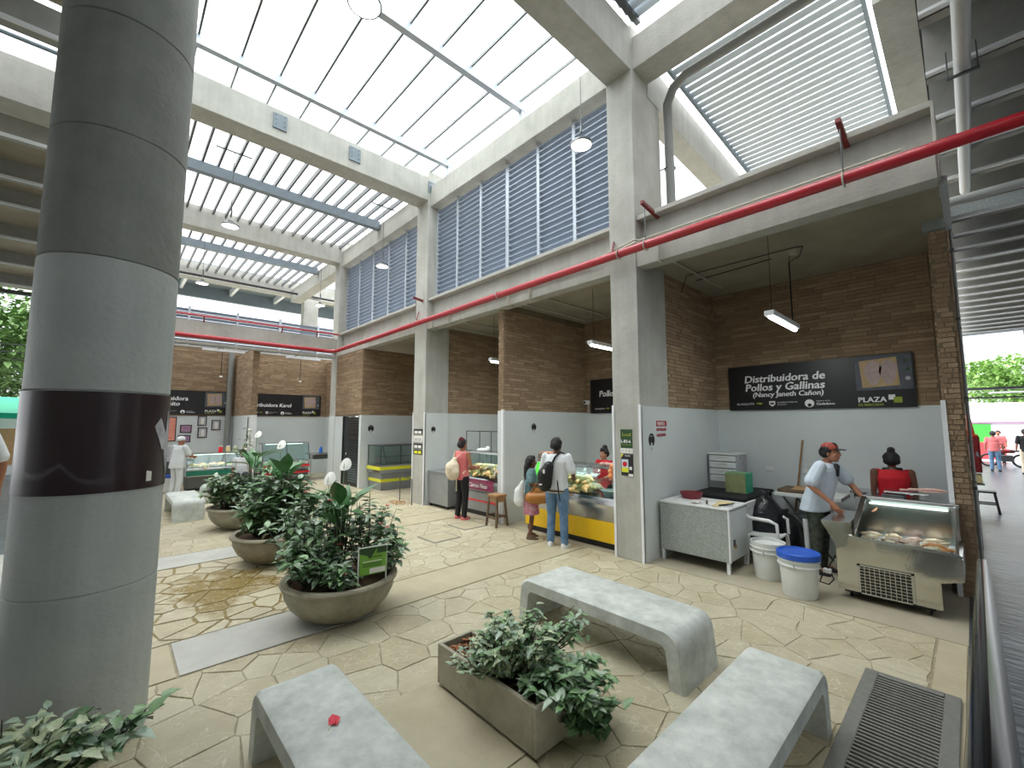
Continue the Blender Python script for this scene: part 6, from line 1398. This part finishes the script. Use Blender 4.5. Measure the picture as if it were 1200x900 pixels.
# saleswoman of the chicken stall
t, Hd, L, k = person('saleswoman in a red shirt behind the chicken case', (7.05,4.92,0), math.radians(80), 1.52, 'skin_light', armR=((.26,.05,1.14),(.22,.28,1.08),(0,.5,0)), armL=((-.26,.05,1.14),(-.22,.28,1.08),(0,.5,0)), top=('cloth_red','short'), bottom=('cloth_black','trousers'), hair=('hair','topbun'), shoes='rubber')
# woman in white at the far case
t, Hd, L, k = person('woman in white uniform and cap leaning on the teal banded case', (1.42,15.42,0), math.radians(-55), 1.62, 'skin_tan', armR=((.24,.16,1.16),(.14,.40,1.14),(0,.5,0)), armL=((-.22,.18,1.16),(-.1,.42,1.14),(0,.5,0)), top=('cloth_white','loose'), bottom=('cloth_white','trousers'), hair=('hair','none'), shoes='white_plastic', lean=.12)
mb = MB(); mb.sphere(Hd(0,-.02,.07),(.092,.105,.075),14,10); mb.sphere(Hd(0,-.08,.05),(.07,.06,.06),12,8); sub(t,mb,'cap','cloth_white',smooth=180)
# seated man half hidden by the plants
t, Hd, L, k = person('seated man in white shirt half hidden by the bowl plants', (2.95,15.1,0), math.radians(165), 1.6, 'skin_dark', top=('cloth_white','short'), bottom=('cloth_black','trousers'), hair=('hair','short'), shoes='rubber', seated=True)
st = thing('low_stool','low dark stool under the seated man','stool',(2.95,15.1,0)); B('seat',(2.78,14.95,.34),(3.12,15.27,.38),'steel_dark',st)
for a in (2.8,3.08):
    for b in (14.97,15.23): B('leg',(a,b,0),(a+.025,b+.025,.34),'steel_dark',st)
# man cut by the left edge
t, Hd, L, k = person('man in a white polo at the left edge of the picture', (-1.05,6.6,.42), math.radians(20), 1.78, 'skin_tan', armR=((.27,-.02,1.13),(.27,.06,.86),(0,.1,-1)), top=('cloth_white','short'), bottom=('denim','trousers'), hair=('hair','short'), shoes='rubber')
# person sitting in the side aisle
t, Hd, L, k = person('seated person by the red cabinet with one forearm showing', (9.55,.62,0), math.radians(178), 1.66, 'skin_dark', armR=((.24,.16,1.16),(.14,.44,1.13),(0,.5,0)), armL=((-.26,.1,1.1),(-.2,.36,1.0),(0,.5,0)), top=('cloth_black','short'), bottom=('cloth_black','trousers'), hair=('hair','short'), shoes='rubber', seated=True)
st = thing('low_stool','grey stool under the person seated in the aisle','stool',(9.55,.62,0)); B('seat',(9.38,.5,.35),(9.72,.82,.39),'drain_pipe',st)
for a in (9.4,9.67):
    for b in (.52,.78): B('leg',(a,b,0),(a+.025,b+.025,.35),'drain_pipe',st)
# distant people
t, Hd, L, k = person('distant walker in pinkish top at the end of the aisle', (27.2,-.58,0), math.radians(-95), 1.68, 'skin_tan', top=('cloth_pink','short'), bottom=('denim','trousers'), hair=('hair','short'), shoes='rubber', vox=.016, hands=False)
t, Hd, L, k = person('distant person in black at the right edge of the aisle', (26.5,-1.42,0), math.radians(-80), 1.78, 'skin_tan', top=('cloth_black','short'), bottom=('cloth_cream','trousers'), hair=('hair','short'), shoes='rubber', vox=.016, hands=False)
t, Hd, L, k = person('distant person in pink beside the parked motorcycle', (31.5,-.85,0), math.radians(80), 1.66, 'skin_tan', top=('cloth_pink','short'), bottom=('cloth_black','trousers'), hair=('hair','short'), shoes='rubber', vox=.018, hands=False)
for o in list(bpy.data.objects):
    if '_k' in o.keys(): del o['_k']
# ================================================================== SIDE AISLE AND OUTSIDE
t = thing('fire_cabinet','red metal cabinet fixed to the aisle brick wall','cabinet',(10.1,-.0,1.2)); MB().box((9.85,-.07,1.24),(10.29,.14,1.80)).build('cabinet_body','red_cabinet',t,bevel=.01); MB().box((9.842,-.055,1.27),(9.85,.125,1.77)).build('cabinet_door','red_cabinet',t,bevel=.006); MB().box((9.83,-.04,1.5),(9.842,-.02,1.56)).build('latch','steel',t)
t = thing('warning_cone','orange cone standing on the red cabinet','cone',(10.05,.02,1.8)); MB().lathe([(.09,0),(.09,.02),(.06,.03),(.02,.34),(0,.35)],(10.05,.03,1.80),16).build('cone_body','orange',t,smooth=40); MB().lathe([(.047,.1),(.036,.2)],(10.05,.03,1.80),16).build('stripe','white_plastic',t)
t = thing('plastic_stool','black plastic stool standing in the side aisle','stool',(14.6,-.12,0)); cx, cy = 14.6,-.12
MB().box((cx-.16,cy-.16,.44),(cx+.16,cy+.16,.48)).build('seat','black',t,bevel=.012)
for a in (-1,1):
    for b in (-1,1): MB().bar((cx+a*.13,cy+b*.13,.44),(cx+a*.18,cy+b*.18,0),.045,.045).build('leg','black',t)
    MB().bar((cx+a*.155,cy-.15,.2),(cx+a*.155,cy+.15,.2),.02,.03).build('stretcher','black',t)
t = thing('meat_box','cream carton under the red cabinet','box',(10.0,.0,1.0)); MB().box((9.88,-.06,1.08),(10.28,.1,1.2)).build('carton_body','cream_paper',t,bevel=.004)
st = thing('carton_shelf','thin shelf carrying the cream carton','shelf',(10.0,.0,1.0)); MB().box((9.85,-.08,1.05),(10.29,.13,1.075)).build('shelf_plate','steel_dark',st); MB().box((10.2,-.0,0),(10.26,.08,1.05)).build('shelf_leg','steel_dark',st)
# facade across the street
fa = B('facade_across',(36,-14,0),(36.4,10,3.15),'facade_white', **STR('white wall across the street with green and red panels'))
B('green_panel',(35.9,-.72,.95),(36,.6,1.95),'facade_green',fa); B('red_panel',(35.9,-1.2,.0),(36,.9,.95),'facade_red',fa); B('grey_band',(35.9,-14,2.0),(36,10,2.1),'photo_mauve',fa)
gb = thing('gantry','dark steel gantry with pale tube lamps across the aisle end','gantry',(27,-3,0))
MB().box((27,-8,3.42),(27.15,2.6,3.52)).box((27,-8,3.05),(27.15,2.6,3.12)).build('gantry_beam','steel_dark',gb)
for y in (-4.5,-1.4): MB().box((26.9,y-.8,3.25),(27.0,y+.8,3.32)).build('tube','white_steel',gb)
for y in (-7.9,2.5): B('gantry_post',(27,y-.06,0),(27.12,y+.06,5.6),'steel_dark',gb)
MB().tube([(25,-1.6,5.6),(25,-1.6,3.9)],.03,8).build('hanging_rod','steel_dark',label='thin dark rod hanging at the end of the aisle roof',category='rod')
# motorcycle
t = thing('motorcycle','small parked motorcycle beyond the end of the aisle','motorcycle',(30.2,-1.0,0))
for y in (-1.45,-.45):
    mb = MB(); mb.tube([(30.2+0*math.cos(a),y+.27*math.cos(a),.3+.27*math.sin(a)) for a in [2*PI*i/20 for i in range(21)]],.045,8); mb.build('wheel','rubber',t,smooth=60)
mb = MB(); mb.limb([(30.2,-1.2,.72),(30.2,-.9,.74),(30.2,-.72,.7)],[.09,.12,.1],10); mb.build('tank','red_cabinet',t,smooth=180); MB().box((30.1,-1.55,.7),(30.3,-1.1,.78)).build('seat','black',t,bevel=.02); MB().box((30.12,-1.2,.25),(30.28,-.75,.55)).build('engine','steel_dark',t,bevel=.03)
MB().tube([(30.2,-.45,.3),(30.2,-.65,.85),(30.2,-.66,.98)],.025,8).build('fork','steel',t); MB().tube([(29.9,-.72,1.0),(30.2,-.66,.98),(30.5,-.72,1.0)],.015,8).build('handlebar','black',t)
# trees
def tree(label, base, h, r, n, mat, seed, trunk=True, sz=1.0):
    t = thing('street_tree', label, 'tree', base); rnd = random.Random(seed); mb = MB(); c0 = Vector(base)+Vector((0,0,h))
    blobs = [(c0+Vector((rnd.uniform(-1,1)*r*.8,rnd.uniform(-1,1)*r*.8,rnd.uniform(-.5,.5)*r*.7)),r*rnd.uniform(.35,.6)) for _ in range(14)]
    for k in range(n):
        c, rr = rnd.choice(blobs); d = rdir(rnd,-1,1); p = c+d*rr*rnd.uniform(.75,1.02); leaf_geo(mb,p,rdir(rnd,-.6,.6),(0,0,1),rnd.uniform(.28,.5)*sz,rnd.uniform(.16,.3)*sz,.3)
    mb.build('crown',mat,t,recalc=False,kind='stuff')
    MB().tube([Vector(base),Vector(base)+Vector((.1,0,h*.5)),c0],[.22,.17,.08],8).build('trunk','bark',t,smooth=60)
    return t
tree('bright green tree beyond the wall at the end of the aisle',(48,-2.3,0),5.0,2.6,3600,'tree_leaf_far',1)
tree('broad green tree beyond the white wall at the far right',(50,-7.5,0),4.2,2.6,3000,'tree_leaf_far',2)
tree('green tree behind the column in the open left side',(-5.0,34,0),6.6,3.4,5000,'tree_leaf',3)
tree('second green tree at the left picture edge',(-9.5,36,0),6.5,3.6,3000,'tree_leaf',4)
tree('low dark tree behind the left street awning',(-3.6,38,0),4.4,3.0,3600,'tree_leaf',5)
t = thing('street_awning','teal street awning seen left of the round column','awning',(-4.5,24,0)); MB().add([(-6.8,23,2.5),(-2.2,23,2.35),(-2.2,25.5,3.0),(-6.8,25.5,3.1),(-6.8,23,2.3),(-2.2,23,2.15)],[(0,1,2,3),(0,4,5,1)]).build('awning_sheet','awning_teal',t)
for x in (-6.7,-2.3): MB().tube([(x,23.1,0),(x,23.1,2.4)],.04,8).build('awning_pole','white_steel',t)
t = thing('street_kiosk','pale kiosk front with orange shutter left of the column','kiosk',(-4,26,0)); MB().box((-7,25.6,0),(-2,26.6,2.2)).build('kiosk_body','facade_white',t,bevel=.02); B('shutter',(-3.2,25.56,.4),(-2.7,25.6,1.8),'sweep',t); B('counter',(-6.0,25.4,.95),(-4.0,25.62,1.02),'photo_grey',t)
for k in range(3): MB().tube([(-30,30,5.0+.35*k),(-8,30,4.9+.35*k),(6,30,5.0+.35*k)],.025,6).build('overhead_cable','black',label=('lowest dark overhead cable in the left street','middle dark overhead cable in the left street','highest dark overhead cable in the left street')[k],category='cable')
B('left_transom',(-14,20,6.0),(-1.4,20.12,6.12),'steel_dark', **STR('thin dark steel transom across the left opening'))
